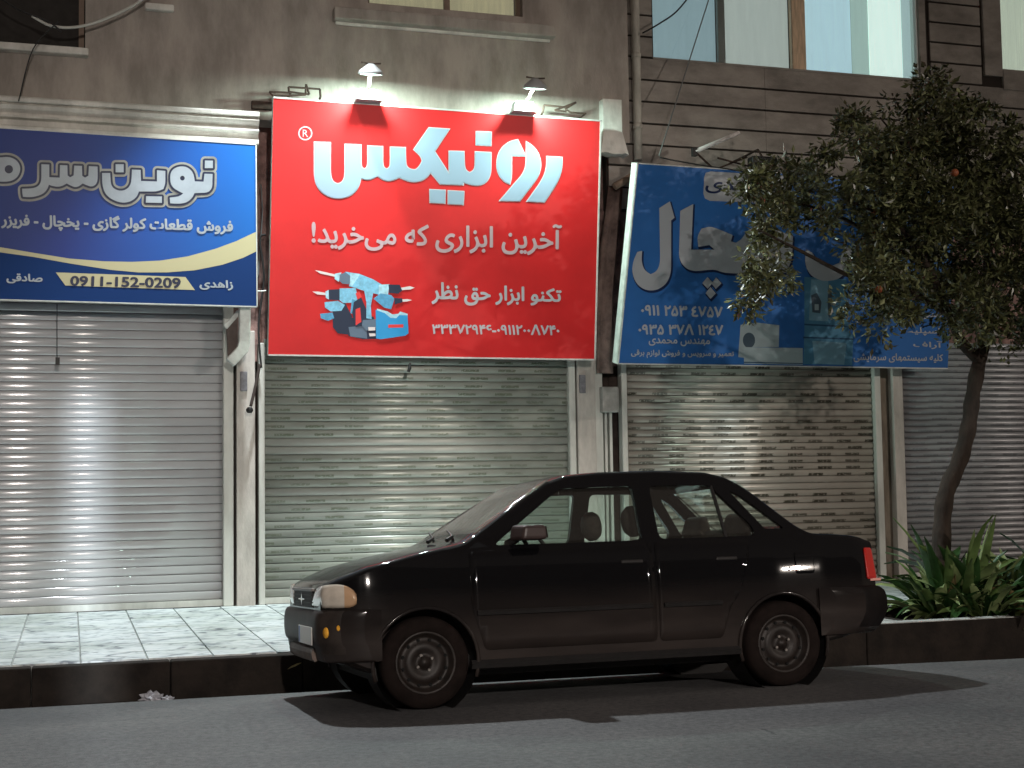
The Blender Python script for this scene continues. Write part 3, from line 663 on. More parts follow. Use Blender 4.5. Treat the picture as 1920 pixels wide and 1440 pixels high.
# printed picture of cordless drills and a case
PC = {'lb': (.22, .52, .72), 'mb': (.10, .34, .56), 'dk': (.02, .03, .06), 'cs': (.03, .30, .62), 'wh': (.75, .66, .66), 'rd': (.75, .05, .05), 'gy': (.12, .17, .24), 'pl': (.42, .68, .80)}
PCM = {k: mat('picture_'+k, c, .45, var=.25 if k in ('lb', 'mb', 'pl') else 0, scale=25) for k, c in PC.items()}
Z4 = lambda x, y: (500+x/3, 380+y/3)
PIC = [('wh', [(272, 380), (300, 384), (392, 405), (388, 418), (300, 398)]), ('wh', [(256, 500), (290, 500), (335, 508), (335, 520), (285, 516)]), ('wh', [(755, 478), (805, 470), (833, 478), (810, 488), (760, 492)]), ('wh', [(755, 545), (790, 542), (818, 548), (790, 556), (758, 558)]),
 ('dk', [(370, 600), (440, 560), (480, 640), (480, 745), (400, 735), (372, 700)]), ('dk', [(430, 650), (600, 640), (640, 765), (540, 768), (460, 750)]),
 ('gy', [(460, 700), (560, 690), (565, 765), (470, 752)]),
 ('lb', [(325, 560), (400, 552), (440, 575), (420, 608), (360, 612), (328, 590)]), ('mb', [(300, 625), (370, 618), (380, 650), (345, 665), (305, 650)]),
 ('pl', [(330, 500), (350, 490), (350, 545), (332, 535)]), ('dk', [(348, 490), (412, 486), (412, 548), (350, 546)]), ('lb', [(410, 482), (500, 480), (520, 560), (430, 565), (410, 548)]),
 ('mb', [(480, 540), (520, 560), (510, 640), (470, 620)]),
 ('pl', [(383, 400), (420, 392), (405, 445), (382, 430)]), ('gy', [(410, 405), (445, 390), (478, 400), (470, 460), (425, 455), (408, 440)]), ('lb', [(440, 388), (520, 400), (600, 432), (650, 462), (640, 520), (560, 500), (500, 480), (462, 470), (480, 420)]),
 ('pl', [(470, 395), (525, 405), (500, 440), (480, 470), (468, 465)]),
 ('pl', [(630, 462), (690, 458), (682, 520), (630, 520)]), ('dk', [(684, 460), (748, 462), (762, 495), (740, 512), (690, 508)]), ('mb', [(640, 510), (700, 520), (718, 540), (700, 600), (660, 590), (600, 540)]), ('dk', [(716, 536), (762, 538), (764, 560), (720, 572)]),
 ('dk', [(490, 560), (530, 530), (560, 600), (560, 690), (500, 700), (480, 620)]), ('rd', [(500, 600), (525, 590), (532, 670), (500, 690)]), ('lb', [(545, 480), (600, 500), (585, 580), (590, 655), (560, 650), (560, 560)]), ('rd', [(500, 510), (520, 498), (535, 530), (510, 545)]),
 ('gy', [(540, 660), (620, 655), (625, 700), (560, 720), (535, 690)]), ('wh', [(570, 700), (610, 700), (610, 718), (572, 720)]), ('wh', [(575, 735), (610, 735), (612, 750), (578, 752)]),
 ('pl', [(620, 596), (680, 612), (705, 628), (740, 625), (750, 612), (792, 625), (792, 636), (745, 632), (730, 650), (690, 648), (665, 630), (618, 610)]),
 ('cs', [(612, 602), (665, 622), (695, 648), (728, 650), (746, 632), (792, 634), (797, 735), (780, 748), (640, 768), (615, 764)]), ('rd', [(683, 686), (768, 684), (768, 702), (683, 704)])]
for i, (k, L) in enumerate(PIC): own(S1.poly('printed_picture', [L], PCM[k], rs, .0026+i*.00015, 0, Z4), rs)

# ------------------------------------------------------------ SIGN 2: left blue
S2 = Sign(*sign_plane(240, 568, 254, 13.80, 13.71))
bs = empty('shop_sign', S2.pt(240, 568), 'blue sign with silver Persian lettering and cream swoosh left of the red sign', 'shop sign')
xl, xr = S2.pt(-200, 500).x, S2.pt(480, 400).x
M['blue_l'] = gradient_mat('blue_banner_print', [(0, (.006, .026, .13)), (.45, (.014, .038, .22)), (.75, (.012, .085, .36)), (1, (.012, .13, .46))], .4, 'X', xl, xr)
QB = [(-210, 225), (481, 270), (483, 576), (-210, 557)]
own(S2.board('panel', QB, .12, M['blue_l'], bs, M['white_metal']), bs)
edge_strip(S2, QB, 2.0, M['white_metal'], bs, (0, 1, 2))
M['cream'] = mat('cream_print', (.50, .46, .27), .45); M['navy'] = mat('navy_print', (.008, .015, .045), .45); M['silver'] = mat('silver_print', (.34, .39, .44), .4, var=.2, scale=2); M['silver2'] = mat('warm_grey_print', (.27, .28, .26), .4, var=.3, scale=6)
M['navy2'] = mat('deep_blue_print', (.006, .036, .15), .6, spec=.15)
Z6 = lambda x, y: (x/3.84, 240+y/3.84)
up_ = [(-500, 790), (0, 858), (250, 900), (500, 940), (750, 960), (950, 964), (1150, 955), (1350, 925), (1550, 870), (1700, 815), (1842, 748)]
lw_ = [(1846, 888), (1750, 935), (1600, 985), (1400, 1025), (1200, 1040), (1000, 1040), (800, 1022), (500, 975), (250, 930), (0, 895), (-500, 815)]
own(S2.poly('printed_field', [lw_+[(-500, 1215), (1846, 1290)]], M['navy2'], bs, .0022, 0, Z6), bs)
own(S2.poly('cream_swoosh', [soften(up_, 0)+lw_], M['cream'], bs, .003, 0, Z6), bs)
own(S2.poly('number_plate', [[(402, 1040), (1335, 1073), (1403, 1167), (470, 1134)]], M['cream'], bs, .004, 0, Z6), bs)
own(S2.text('lettering', '0911-152-0209', [(132, 517), (339, 521), (339, 541), (131, 536)], M['navy'], bs, .006, .035, False), bs)
BIG = [[[(298, 262), (355, 264), (355, 355), (430, 358), (432, 268), (485, 270), (487, 342), (505, 356), (530, 342), (535, 272), (590, 274), (592, 345), (612, 358), (636, 345), (640, 276), (702, 279), (704, 370), (692, 408), (660, 425), (622, 412), (595, 400), (570, 420), (540, 428), (508, 415), (480, 400), (450, 418), (415, 425), (375, 418), (352, 410), (342, 440), (312, 475), (262, 493), (215, 500), (166, 496), (160, 465), (160, 438), (230, 436), (268, 425), (290, 402), (298, 370)]],
 [[(735, 325), (793, 325), (797, 400), (812, 432), (850, 452), (890, 452), (925, 432), (945, 396), (950, 300), (1012, 303), (1015, 382), (1130, 386), (1130, 305), (1190, 310), (1190, 400), (1176, 440), (1130, 458), (1000, 458), (984, 498), (942, 530), (890, 540), (838, 530), (782, 500), (750, 460), (736, 400)]],
 [[(832, 262), (890, 262), (890, 320), (832, 320)]], [[(1052, 492), (1165, 494), (1165, 540), (1050, 538)]],
 [[(1225, 330), (1245, 297), (1285, 278), (1330, 277), (1368, 296), (1393, 330), (1402, 385), (1465, 387), (1472, 330), (1530, 332), (1528, 432), (1498, 466), (1400, 470), (1385, 502), (1350, 534), (1300, 547), (1225, 543), (1222, 502), (1290, 494), (1318, 472), (1285, 455), (1246, 432), (1226, 395)], circ(1313, 362, 17)],
 [[(1475, 235), (1532, 236), (1532, 290), (1474, 290)]],
 [[(-60, 215), (0, 213), (62, 208), (110, 225), (142, 262), (148, 305), (130, 350), (95, 378), (50, 388), (-60, 385)], circ(64, 298, 30)]]
BIG = [[soften(q, 2) for q in L] for L in BIG]
for L in BIG: own(S2.outline('lettering_backing', L[0], 31, M['silver2'], bs, .0034, Z6), bs)
for L in BIG: own(S2.outline('lettering_shadow', L[0], 15, M['navy'], bs, .0058, Z6), bs)
for L in BIG: own(S2.poly('lettering', L, M['silver'], bs, .0085, 0, Z6), bs)
own(S2.text('lettering', 'فروش قطعات کولر گازی - یخچال - فریزر', [(2, 398), (437, 411), (437, 442), (2, 430)], M['silver'], bs, .004, .04), bs)
own(S2.text('lettering', 'زاهدی', [(374, 523), (437, 526), (437, 545), (374, 543)], M['silver'], bs, .004, .035), bs)
own(S2.text('lettering', 'صادقی', [(12, 512), (80, 514), (80, 533), (12, 531)], M['silver'], bs, .004, .035), bs)

# ------------------------------------------------------------ SIGN 3: right blue
S3 = Sign(*sign_plane(1175, 684, 306, 13.9, 13.42))
b3 = empty('shop_sign', S3.pt(1467, 687), 'deep blue sign with refrigerator and air conditioner pictures half hidden by the tree', 'shop sign')
QC = [(1195, 305), (1792, 345), (1777, 692), (1158, 683)]
M['blue_r'] = mat('deep_blue_banner', (.028, .14, .42), .42, var=.10, scale=1.6, bump=.5, bscale=1.7)
own(S3.board('panel', QC, .16, M['blue_r'], b3, M['white_metal']), b3)
edge_strip(S3, QC, 2.2, M['white_metal'], b3, (0, 2, 3))
Z5 = lambda x, y: (1100+x/2.341, 280+y/2.341)
M['grey_print'] = mat('grey_print', (.40, .42, .45), .45); M['blue_dk'] = mat('dark_outline_print', (.006, .02, .08), .45)
G3 = [[(318, 258), (365, 228), (385, 300), (370, 312), (370, 540), (352, 588), (310, 618), (260, 620), (218, 592), (198, 542), (203, 490), (222, 450), (243, 445), (240, 492), (252, 530), (280, 548), (308, 535), (322, 498)],
 [(410, 270), (467, 240), (458, 440), (560, 440), (538, 420), (490, 428), (484, 385), (503, 348), (545, 337), (640, 376), (632, 404), (655, 410), (682, 392), (700, 360), (740, 335), (820, 350), (905, 380), (900, 480), (878, 540), (800, 552), (600, 542), (560, 526), (470, 536), (430, 520), (404, 480)],
 [(960, 440), (992, 452), (1012, 500), (1060, 518), (1108, 498), (1128, 430), (1165, 430), (1155, 520), (1105, 572), (1035, 580), (978, 552), (957, 500)],
 [(530, 560), (553, 585), (530, 612), (507, 587)], [(568, 562), (591, 588), (566, 613), (547, 588)], [(543, 604), (566, 632), (543, 656), (521, 631)]]
G3 = [soften(L, 2) if len(L) > 4 else L for L in G3]
for L in G3: own(S3.poly('lettering_shadow', [[(x+4, y+7) for x, y in L]], M['blue_dk'], b3, .0026, 4, Z5), b3)
for L in G3: own(S3.poly('lettering', [L], M['grey_print'], b3, .004, 0, Z5), b3)
pill = [(515, 125), (522, 103), (545, 97), (900, 118), (900, 240), (540, 226), (518, 215), (512, 195)]
own(S3.poly('name_plate', [pill], M['grey_print'], b3, .003, 0, Z5), b3)
own(S3.text('lettering', 'محمدی', [(1322, 338), (1452, 345), (1452, 368), (1322, 362)], M['blue_dk'], b3, .005, .02), b3)
own(S3.text('lettering', '۰۹۱۱ ۲۵۳ ٤۷۵۷', [(1202, 571), (1355, 575), (1355, 596), (1201, 591)], M['grey_print'], b3, .003, .035, False), b3)
own(S3.text('lettering', '۰۹۳۵ ۳۷۸ ۱۲٤۷', [(1197, 607), (1356, 608), (1356, 629), (1196, 627)], M['grey_print'], b3, .003, .035, False), b3)
own(S3.text('lettering', 'مهندس محمدی', [(1216, 633), (1331, 635), (1331, 650), (1216, 648)], M['grey_print'], b3, .003, .025), b3)
own(S3.text('lettering', 'کلیه سیستمهای سرمایشی', [(1600, 661), (1768, 664), (1768, 681), (1600, 679)], M['grey_print'], b3, .003, .025), b3)
own(S3.text('lettering', 'تعمیر و سرویس و فروش لوازم برقی', [(1183, 655), (1376, 658), (1376, 673), (1183, 671)], M['grey_print'], b3, .003, .03), b3)
own(S3.text('lettering', 'سرد', [(1718, 582), (1766, 584), (1766, 600), (1718, 598)], M['grey_print'], b3, .003, .02), b3)
own(S3.text('lettering', 'اسپلیت', [(1688, 612), (1762, 615), (1762, 630), (1688, 628)], M['grey_print'], b3, .003, .02), b3)
own(S3.text('lettering', 'آراف', [(1712, 638), (1766, 640), (1766, 655), (1712, 653)], M['grey_print'], b3, .003, .02), b3)
K = {'a': mat('ac_print', (.36, .43, .45), .45), 'b': mat('ac_front_print', (.38, .46, .48), .45), 'c': mat('ac_dark_print', (.06, .09, .12), .45), 'd': mat('fridge_print', (.07, .21, .33), .42), 'e': mat('fridge_light_print', (.18, .34, .44), .42), 'f': mat('fridge_edge_print', (.02, .07, .14), .42)}
for i, (k, L) in enumerate([('a', [(675, 770), (745, 760), (845, 772), (843, 868), (690, 868), (690, 915), (665, 912)]), ('c', circ(712, 838, 27, 20, 34)), ('b', [(690, 868), (948, 872), (948, 945), (690, 940)]), ('f', [(690, 932), (948, 938), (948, 942), (690, 937)]),
    ('d', [(955, 560), (1140, 570), (1150, 800), (1170, 820), (1165, 948), (950, 942), (955, 800)]), ('e', [(985, 570), (1060, 575), (1060, 755), (975, 750)]), ('c', [(985, 640), (1010, 630), (1030, 670), (1025, 720), (990, 715)]), ('b', [(1000, 680), (1018, 680), (1018, 706), (1000, 706)]), ('c', circ(1066, 665, 9, 16, 75)),
    ('e', [(990, 840), (1140, 850), (1130, 945), (1000, 940)]), ('f', [(955, 765), (1150, 775), (1150, 782), (955, 772)]), ('f', [(950, 822), (1170, 830), (1170, 836), (950, 829)])]):
    own(S3.poly('printed_picture', [L], K[k], b3, .0022+i*.00015, 0, Z5), b3)

# ------------------------------------------------------------ sign hardware
def spot(name, loc, aim, power, color, ang=R(150), blend=.6, rad=.08, parent=None):
    l = bpy.data.lights.new(name, 'SPOT'); l.energy = power; l.color = color; l.spot_size = ang; l.spot_blend = blend; l.shadow_soft_size = rad
    o = bpy.data.objects.new(name, l); COL.objects.link(o); o.location = loc
    o.rotation_euler = (Vector(aim)-Vector(loc)).to_track_quat('-Z', 'Y').to_euler()
    if parent: setp(o, parent)
    return o
glow = mat('lamp_lens', (.72, 1., .88), .4, emit=6.)
M['lamp_white'] = mat('lamp_box_white', (.70, .74, .71), .4)
def floodlight(hx, hy, bx, by, label):
    head = px(hx, hy, 13.42); base = px(bx, by, 13.62)
    e = empty('sign_lamp', base, label, 'sign lamp', 'floodlights above the red sign')
    ax = (Vector((0, .22, -1))).normalized()
    setp(MB().lathe([(-.10, .03), (-.085, .05), (-.03, .115), (-.0, .125), (.005, .122), (-.008, .112)], head, ax, 24).build('lamp_shade', mat('lamp_shade_grey', (.30, .31, .31), .5), None, True), e)
    setp(MB().lathe([(-.004, .0), (.004, .105), (.008, .0)], head, ax, 24, False).build('lens', glow, None, True), e)
    setp(MB().tube([head-ax*.11+Vector((-.10, 0, 0)), head-ax*.10, head-ax*.11+Vector((.10, 0, 0))], .008, 6).build('bracket', M['rust']), e)
    mid = (head+base)/2
    setp(MB().tube([head-ax*.03+Vector((0, .02, 0)), mid+Vector((0, .01, 0)), base+Vector((0, 0, .05))], .014, 8).build('arm', mat('tan_arm', (.42, .36, .26), .6), None, True), e)
    b = MB().hexa([base+Vector(v) for v in ((-.125, -.09, -.05), (.125, -.09, -.05), (.125, .09, -.05), (-.125, .09, -.05))], [base+Vector(v) for v in ((-.095, -.04, .055), (.095, -.04, .055), (.095, .07, .055), (-.095, .07, .055))]).build('junction_box', M['lamp_white']); setp(bevel(b, .012), e)
    setp(MB().box(base+Vector((-.13, -.095, -.066)), base+Vector((.13, .095, -.051))).build('base_plate', mat('lamp_grey', (.25, .26, .26), .5)), e)
    l = bpy.data.lights.new('lamp', 'AREA'); l.shape = 'DISK'; l.size = .16; l.energy = P_SIGN; l.color = (.72, 1., .88)
    o = bpy.data.objects.new('lamp', l); COL.objects.link(o); o.location = head+ax*.012; o.rotation_euler = ax.to_track_quat('-Z', 'Y').to_euler(); setp(o, e)
    return e
floodlight(695, 139, 690, 179, 'lit round lamp on a bent arm above the logo, left one of the red sign')
floodlight(1003, 166, 981, 201, 'lit round lamp on a slanting arm near the right end of the red sign')
# angle-iron brackets
def bracket(pts, label, Y=13.8, thick=.012):
    e = empty('sign_bracket', px(*pts[0], Y), label, 'bracket', 'rusty brackets on top of the red sign')
    m = MB()
    for k in range(len(pts)-1):
        a, b = px(*pts[k], Y), px(*pts[k+1], Y); m.tube([a, b], thick, 4)
    setp(m.build('angle_iron', M['rust']), e)
    m = MB(); a = px(*pts[0], Y); m.tube([a, (a.x, YW, a.z-.06)], thick, 4); b = px(*pts[-1], Y); m.tube([b, (b.x, YW, b.z)], thick, 4)
    setp(m.build('wall_strut', M['rust']), e)
bracket([(601, 181), (600, 167), (541, 163), (542, 172), (580, 177), (574, 158), (573, 178), (512, 180), (505, 172), (545, 174)], 'rusty angle-iron bracket at the left top corner of the red sign')
bracket([(1018, 210), (1020, 197), (1060, 201), (1062, 209), (1040, 207), (1080, 192), (1060, 204), (1070, 211), (1098, 213)], 'rusty angle-iron bracket at the right top end of the red sign')
# stub beam left of the red sign
o = bevel(MB().box((X_at(472, 195, 13.95), 13.95, Z_at(490, 204, 13.95)), (X_at(514, 195, 13.95), YW+.05, Z_at(490, 189, 13.95))).build('beam_end', M['rust']), .008)
tag(o, 'dark rusty beam end sticking out above the cornice left of the red sign', 'beam')
# white bent bracket under the blue sign
e = empty('sign_support', px(458, 580, 13.95), 'white bent metal bracket under the right corner of the left blue sign', 'bracket')
P = [px(460, 572, 13.92), px(458, 650, 13.95), px(432, 679, 13.95)]
def ribbon(pts, w, d, name, m, root):
    mb_ = MB()
    for a, b in zip(pts, pts[1:]):
        dr = (b-a).normalized(); s_ = dr.cross(Vector((0, 1, 0))).normalized()*w/2; dd = Vector((0, d, 0)); a2 = a-dr*w*.25; b2 = b+dr*w*.25
        mb_.hexa([a2-s_, a2+s_, a2+s_+dd, a2-s_+dd], [b2-s_, b2+s_, b2+s_+dd, b2-s_+dd])
    return setp(bevel(mb_.build(name, m), .008), root)
def strip(pts, w, d, name, m, root):
    n = len(pts); L = []; Rr = []
    for i, p in enumerate(pts):
        d0 = (pts[i]-pts[max(0, i-1)]).normalized() if i else (pts[1]-pts[0]).normalized(); d1 = (pts[min(n-1, i+1)]-pts[i]).normalized() if i < n-1 else d0
        t_ = (d0+d1).normalized(); s_ = Vector((t_.z, 0, -t_.x)).normalized(); k = w/2/max(.4, t_.dot(d0)); L.append(p-s_*k); Rr.append(p+s_*k)
    dd = Vector((0, d, 0)); vs = L+Rr+[v+dd for v in L]+[v+dd for v in Rr]; fs = []
    for i in range(n-1): fs += [(i, i+1, n+i+1, n+i), (2*n+i, 3*n+i, 3*n+i+1, 2*n+i+1), (i, 2*n+i, 2*n+i+1, i+1), (n+i, n+i+1, 3*n+i+1, 3*n+i)]
    fs += [(0, n, 3*n, 2*n), (n-1, 3*n-1, 4*n-1, 2*n-1)]
    return setp(bevel(MB().add(vs, fs).build(name, m), .01), root)
strip([P[0], px(459, 640, 13.95), px(455, 655, 13.95), P[2]], .11, .10, 'bar', M['white_metal'], e)
q = [px(425, 612, 14.1), px(446, 588, 14.1), px(446, 655, 14.1), px(428, 676, 14.1)]
setp(MB().hexa(q, [p+Vector((0, .06, 0)) for p in q]).build('side_plate', mat('brown_plate', (.13, .10, .09), .8, var=.3)), e)
ribbon([px(424, 612, 14.08), px(447, 586, 14.08)], .05, .05, 'brace', M['white_metal'], e)
# cables, hanging things
def cable(pts, r, m, name, label, cat, Y, segs=6):
    P = [px(x, y, Yy if (Yy := (Y if not isinstance(Y, (list, tuple)) else Y[i])) else YF) for i, (x, y) in enumerate(pts)]
    # Catmull-Rom
    out = []
    for i in range(len(P)-1):
        p0, p1, p2, p3 = P[max(i-1, 0)], P[i], P[i+1], P[min(i+2, len(P)-1)]
        for k in range(segs):
            t = k/segs; out.append(.5*((2*p1)+(p2-p0)*t+(2*p0-5*p1+4*p2-p3)*t*t+(3*p1-p0-3*p2+p3)*t**3))
    out.append(P[-1])
    o = MB().tube(out, r, 6).build(name, m, None, True)
    if label: tag(o, label, cat)
    return o
cable([(60, 30), (95, 48), (140, 51), (190, 38), (250, 10), (290, -20)], .014, M['hose'], 'hose', 'pale hose sagging across the top left window', 'hose', 13.8)
cable([(-20, -20), (30, 15), (90, 40), (115, 60)], .008, M['cable'], 'cable', 'black cable hanging down to the pale hose at the top left', 'cable', 13.78)
cable([(110, 40), (62, 92), (35, 190)], .006, M['cable'], 'cable', 'thin dark wire running down from the left window sill to the cornice', 'cable', 13.74)
cable([(1310, -30), (1270, 20), (1235, 45), (1205, 62)], .009, M['cable'], 'cable', 'black cable curving from the lit window to the drain pipe', 'cable', 14.1)
cable([(1335, -20), (1300, 90), (1265, 200), (1236, 292)], .007, mat('grey_wire', (.16, .17, .17), .6), 'cable', 'thin grey wire slanting from the lit window to the right blue sign', 'cable', [14.1, 14.0, 13.8, 13.5])
cable([(1237, 295), (1270, 302), (1330, 312), (1400, 322)], .008, M['cable'], 'cable', 'black cable lying along the top of the right blue sign', 'cable', 13.42)
cable([(480, 545), (489, 546), (499, 545)], .007, M['white_metal'], 'cable', 'short white cable between the left blue sign and the red sign', 'cable', 13.95)
cable([(489, 345), (492, 400), (487, 470), (484, 520)], .007, mat('grey_wire', (.16, .17, .17), .6), 'cable', 'grey wire down the pink plaster strip between two signs', 'cable', 14.3)
cable([(498, 440), (487, 450), (495, 520), (485, 610), (490, 690)], .012, M['cable'], 'cable', 'thick dark cable between the left blue sign and the red sign', 'cable', 14.25)
o = cable([(107, 570), (107, 672)], .004, M['cable'], 'hanging_plug', 'small black plug hanging on a thin wire before the plain grey shutter', 'plug', 14.1)
p = px(108, 677, 14.1); m_ = MB().box((p.x-.02, 14.08, p.z-.035), (p.x+.02, 14.12, p.z+.035)).build('plug', M['black']); m_.parent = o
p = px(768, 690, 14.0); o = MB().tube([p+Vector((.006, 0, .05)), p, p+Vector((-.012, 0, -.04))], [.012, .02, .016], 8).build('hanging_catch', M['black']); tag(o, 'tiny black catch hanging under the lower edge of the red sign', 'catch')
o = cable([(487, 682), (480, 720), (470, 762)], .016, mat('rusty_rod', (.06, .045, .04), .7), 'hanging_rod', 'dark iron rod with knob hanging beside the left column', 'rod', 14.15)
p = px(468, 769, 14.15); m_ = MB().lathe([(-.035, .01), (-.02, .03), (.02, .03), (.035, .01)], p, (1, 0, 0), 10).build('knob', M['black'], None, True); m_.parent = o
# fluorescent tube on a bracket and a dark floodlight over the right sign
a, b = px(1303, 284, 13.4), px(1386, 249, 13.4)
e = empty('tube_lamp', a, 'unlit white fluorescent tube slanting above the right blue sign', 'lamp')
setp(MB().tube([a, b], .022, 10).build('tube', mat('unlit_tube', (.72, .68, .66), .35), None, True), e)
setp(MB().box(a-Vector((.03, .02, .05)), a+Vector((.02, .03, .035))).build('holder', M['black']), e)
setp(MB().tube([a, a+Vector((.3, .2, -.12)), (a.x+.9, YP-.1, a.z-.3)], .012, 6).build('arm', M['rust']), e)
c0 = px(1430, 304, 13.5)
e = empty('floodlight', c0, 'unlit dark floodlight on a crossed frame left of the tree crown', 'lamp')
setp(bevel(MB().box(c0-Vector((.15, .06, .045)), c0+Vector((.15, .08, .055))).build('housing', M['black']), .02), e)
mm = MB(); mm.tube([c0+Vector((0, 0, .05)), c0+Vector((0, .1, .16)), (c0.x, YP, c0.z+.16)], .012, 6); mm.tube([px(1340, 318, 13.6), px(1400, 295, 13.9)], .01, 6); mm.tube([px(1345, 296, 13.6), px(1420, 316, 13.9)], .01, 6)
setp(mm.build('frame', M['rust']), e)

# ------------------------------------------------------------ street lamps (all above or behind the frame)
def street_lamp(base, head, label, power, color, aim, ang, blend=.5, wall=False, rad=.1):
    e = empty('street_lamp', base, label, 'street lamp')
    hd, bs_ = Vector(head), Vector(base)
    m = MB()
    if wall: m.tube([bs_, hd+Vector((0, .3, .12))], .035, 8)
    else: m.tube([bs_, (bs_.x, bs_.y, hd.z-.4), (bs_.x+(hd.x-bs_.x)*.3, bs_.y+(hd.y-bs_.y)*.3, hd.z), hd+Vector((0, 0, .12))], [.09, .06, .05, .035], 10)
    setp(m.build('pole', mat('galvanised', (.35, .36, .37), .5, .5), None, True), e)
    setp(bevel(MB().box(hd+Vector((-.16, -.35, .075)), hd+Vector((.16, .35, .17))).build('lamp_housing', mat('galvanised', (.35, .36, .37)), None), .03), e)
    spot('lamp', hd, aim, power, color, ang, blend, rad, e)
    return e
street_lamp((2.0, YW+.02, 7.2), (1.9, 12.8, 7.3), 'wall lamp on a long arm over the pavement above the red sign', P_WALL, (.91, .98, 1.0), (1.9, 10.0, 0), R(96), .3, True, .09)
street_lamp((.5, -11.0, 0), (.66, -8.3, 5.6), 'street lamp on the far pavement straight behind the camera', P_STREET, (1., .90, .82), (1.8, 14, .6), R(44), 1., rad=.16)
street_lamp((17.0, -11.0, 0), (16.9, -8.3, 5.6), 'street lamp on the far pavement to the right', P_STREET2, (1., .88, .78), (7.5, 14, .4), R(44), 1., rad=.16)
SLX = .17
# opposite side of the street, behind the camera; its slit is shaped for the added lamp's streak on the left shutter
box('pavement', (-40, -12.2, -.3), (60, -9.2, .14), M['slab'], kind='structure')
o = MB().box((-40, -13.2, 0), (SLX-.021, -12.2, 9)).box((SLX+.021, -13.2, 0), (60, -12.2, 9)).box((SLX-.021, -13.2, 2.39), (SLX+.021, -12.2, 9)).build('opposite_building', M['stucco']); tag(o, 'plain brown building across the street behind the camera', 'building')
e = empty('added_streak_lamp', (SLX, -16.2, 2.4), 'unseen lamp added behind a slit across the street for the shutter streak', 'lamp')
setp(MB().lathe([(0, .03), (.02, .06), (.05, .06)], (SLX, -16.3, 2.4), (0, -1, 0), 12).build('housing', M['black']), e)
spot('lamp', (SLX, -16.2, 2.4), (SLX, 0, 2.0), P_STREAK, (.82, .93, 1.), R(24), .2, .028, e)
e = empty('added_spotlight', (10.0, -12.1, 4.0), 'unseen narrow spotlight added across the street to brighten a patch of the beige shutter', 'lamp')  # added lamp, aimed to make the bright patch on the beige shutter
setp(MB().lathe([(0, .03), (.02, .07), (.12, .07)], (10.0, -11.98, 4.0), (0, -1, 0), 12).build('housing', M['black']), e)
_t = px(1372, 838, 14.4)
spot('lamp', (10.0, -11.95, 4.0), _t, P_PATCH, (.85, .97, 1.), R(2.6), 1., .05, e)

# ------------------------------------------------------------ the black car
CAR_L = 3.98; HW = .80
def lerp_tab(T, x):
    if x <= T[0][0]: return T[0][1]
    for (a, va), (b, vb) in zip(T, T[1:]):
        if x <= b:
            t = (x-a)/(b-a); return va+(vb-va)*t
    return T[-1][1]
def smooth_tab(T, x, w=.06):
    return (lerp_tab(T, x-w)+2*lerp_tab(T, x)+lerp_tab(T, x+w))/4
TOP = [(.06, .735), (.12, .77), (.25, .808), (.5, .868), (.8, .938), (1.05, .985), (1.12, 1.0), (1.45, 1.215), (1.72, 1.375), (1.85, 1.415), (2.1, 1.435), (2.5, 1.44), (2.85, 1.425), (3.0, 1.39), (3.12, 1.315), (3.45, 1.035), (3.52, .995), (3.7, .985), (3.86, .965), (3.93, .93)]
BOT = [(.06, .36), (.3, .27), (.5, .22), (3.4, .22), (3.7, .28), (3.93, .36)]
WID = [(.06, .60), (.10, .665), (.2, .725), (.35, .765), (.6, .79), (1.0, .80), (3.2, .80), (3.6, .775), (3.82, .73), (3.93, .66)]
BELT = [(0, .72), (.5, .86), (1.1, .945), (3.5, .965), (4, .90)]
def hw(x, z):
    w = smooth_tab(WID, x, .03)
    b = lerp_tab(BELT, x)
    if z <= b:
        s = 1-.055*abs((z-.52)/.42)**2.2
        s -= .012*math.exp(-((z-.60)/.02)**2)*0
    else:
        s0_ = 1-.055*abs((b-.52)/.42)**2.2
        k = (z-b)/.47; s = s0_-.03*min(1, k*8)-.245*k
    return w*s
def ring(x, grow=0., zb=None, zt=None):
    zt = (smooth_tab(TOP, x, .035) if zt is None else zt)+grow; zb = lerp_tab(BOT, x) if zb is None else zb
    b = lerp_tab(BELT, x); rr = .045
    ze = zt-rr; zm = min(b, ze)
    P = []
    P.append((0, zb)); P.append((.45*hw(x, zb+.03), zb)); P.append((hw(x, zb+.02)*.93, zb+.004))
    for i in range(9): z = zb+.035+(zm-zb-.035)*i/8; P.append((hw(x, z)+grow, z))
    for i in range(1, 8): z = zm+(ze-zm)*i/7+1e-4*i; P.append((hw(x, z)+grow, z))
    w = hw(x, ze)+grow
    for a in (25, 50, 75): P.append((w-.055*(1-math.cos(R(a))), ze+rr*.75*math.sin(R(a))))
    cr = zt
    for k in (.8, .5, .22, 0): P.append(((w-.06)*k, ze+rr*(.78+.22*(1-k*k))))
    return P
def loft(xs_, grow=0., zb=None, zfn=None, caps=True):
    vs = []; fs = []; N = None
    for x in xs_:
        P = ring(x, grow, zb, zfn(x) if zfn else None)
        full = [(y, z) for y, z in P]+[(-y, z) for y, z in P[-2:0:-1]]
        N = len(full); vs += [(x, y, z) for y, z in full]
    for i in range(len(xs_)-1):
        for j in range(N): fs.append((i*N+j, i*N+(j+1) % N, (i+1)*N+(j+1) % N, (i+1)*N+j))
    fs += [tuple(range(N))[::-1], tuple((len(xs_)-1)*N+j for j in range(N))]
    return vs, fs
def tmpobj(vs, fs):
    o = obj('tmp', mesh(vs, fs)); bm = bmesh.new(); bm.from_mesh(o.data); bmesh.ops.recalc_face_normals(bm, faces=bm.faces); bm.to_mesh(o.data); bm.free(); return o
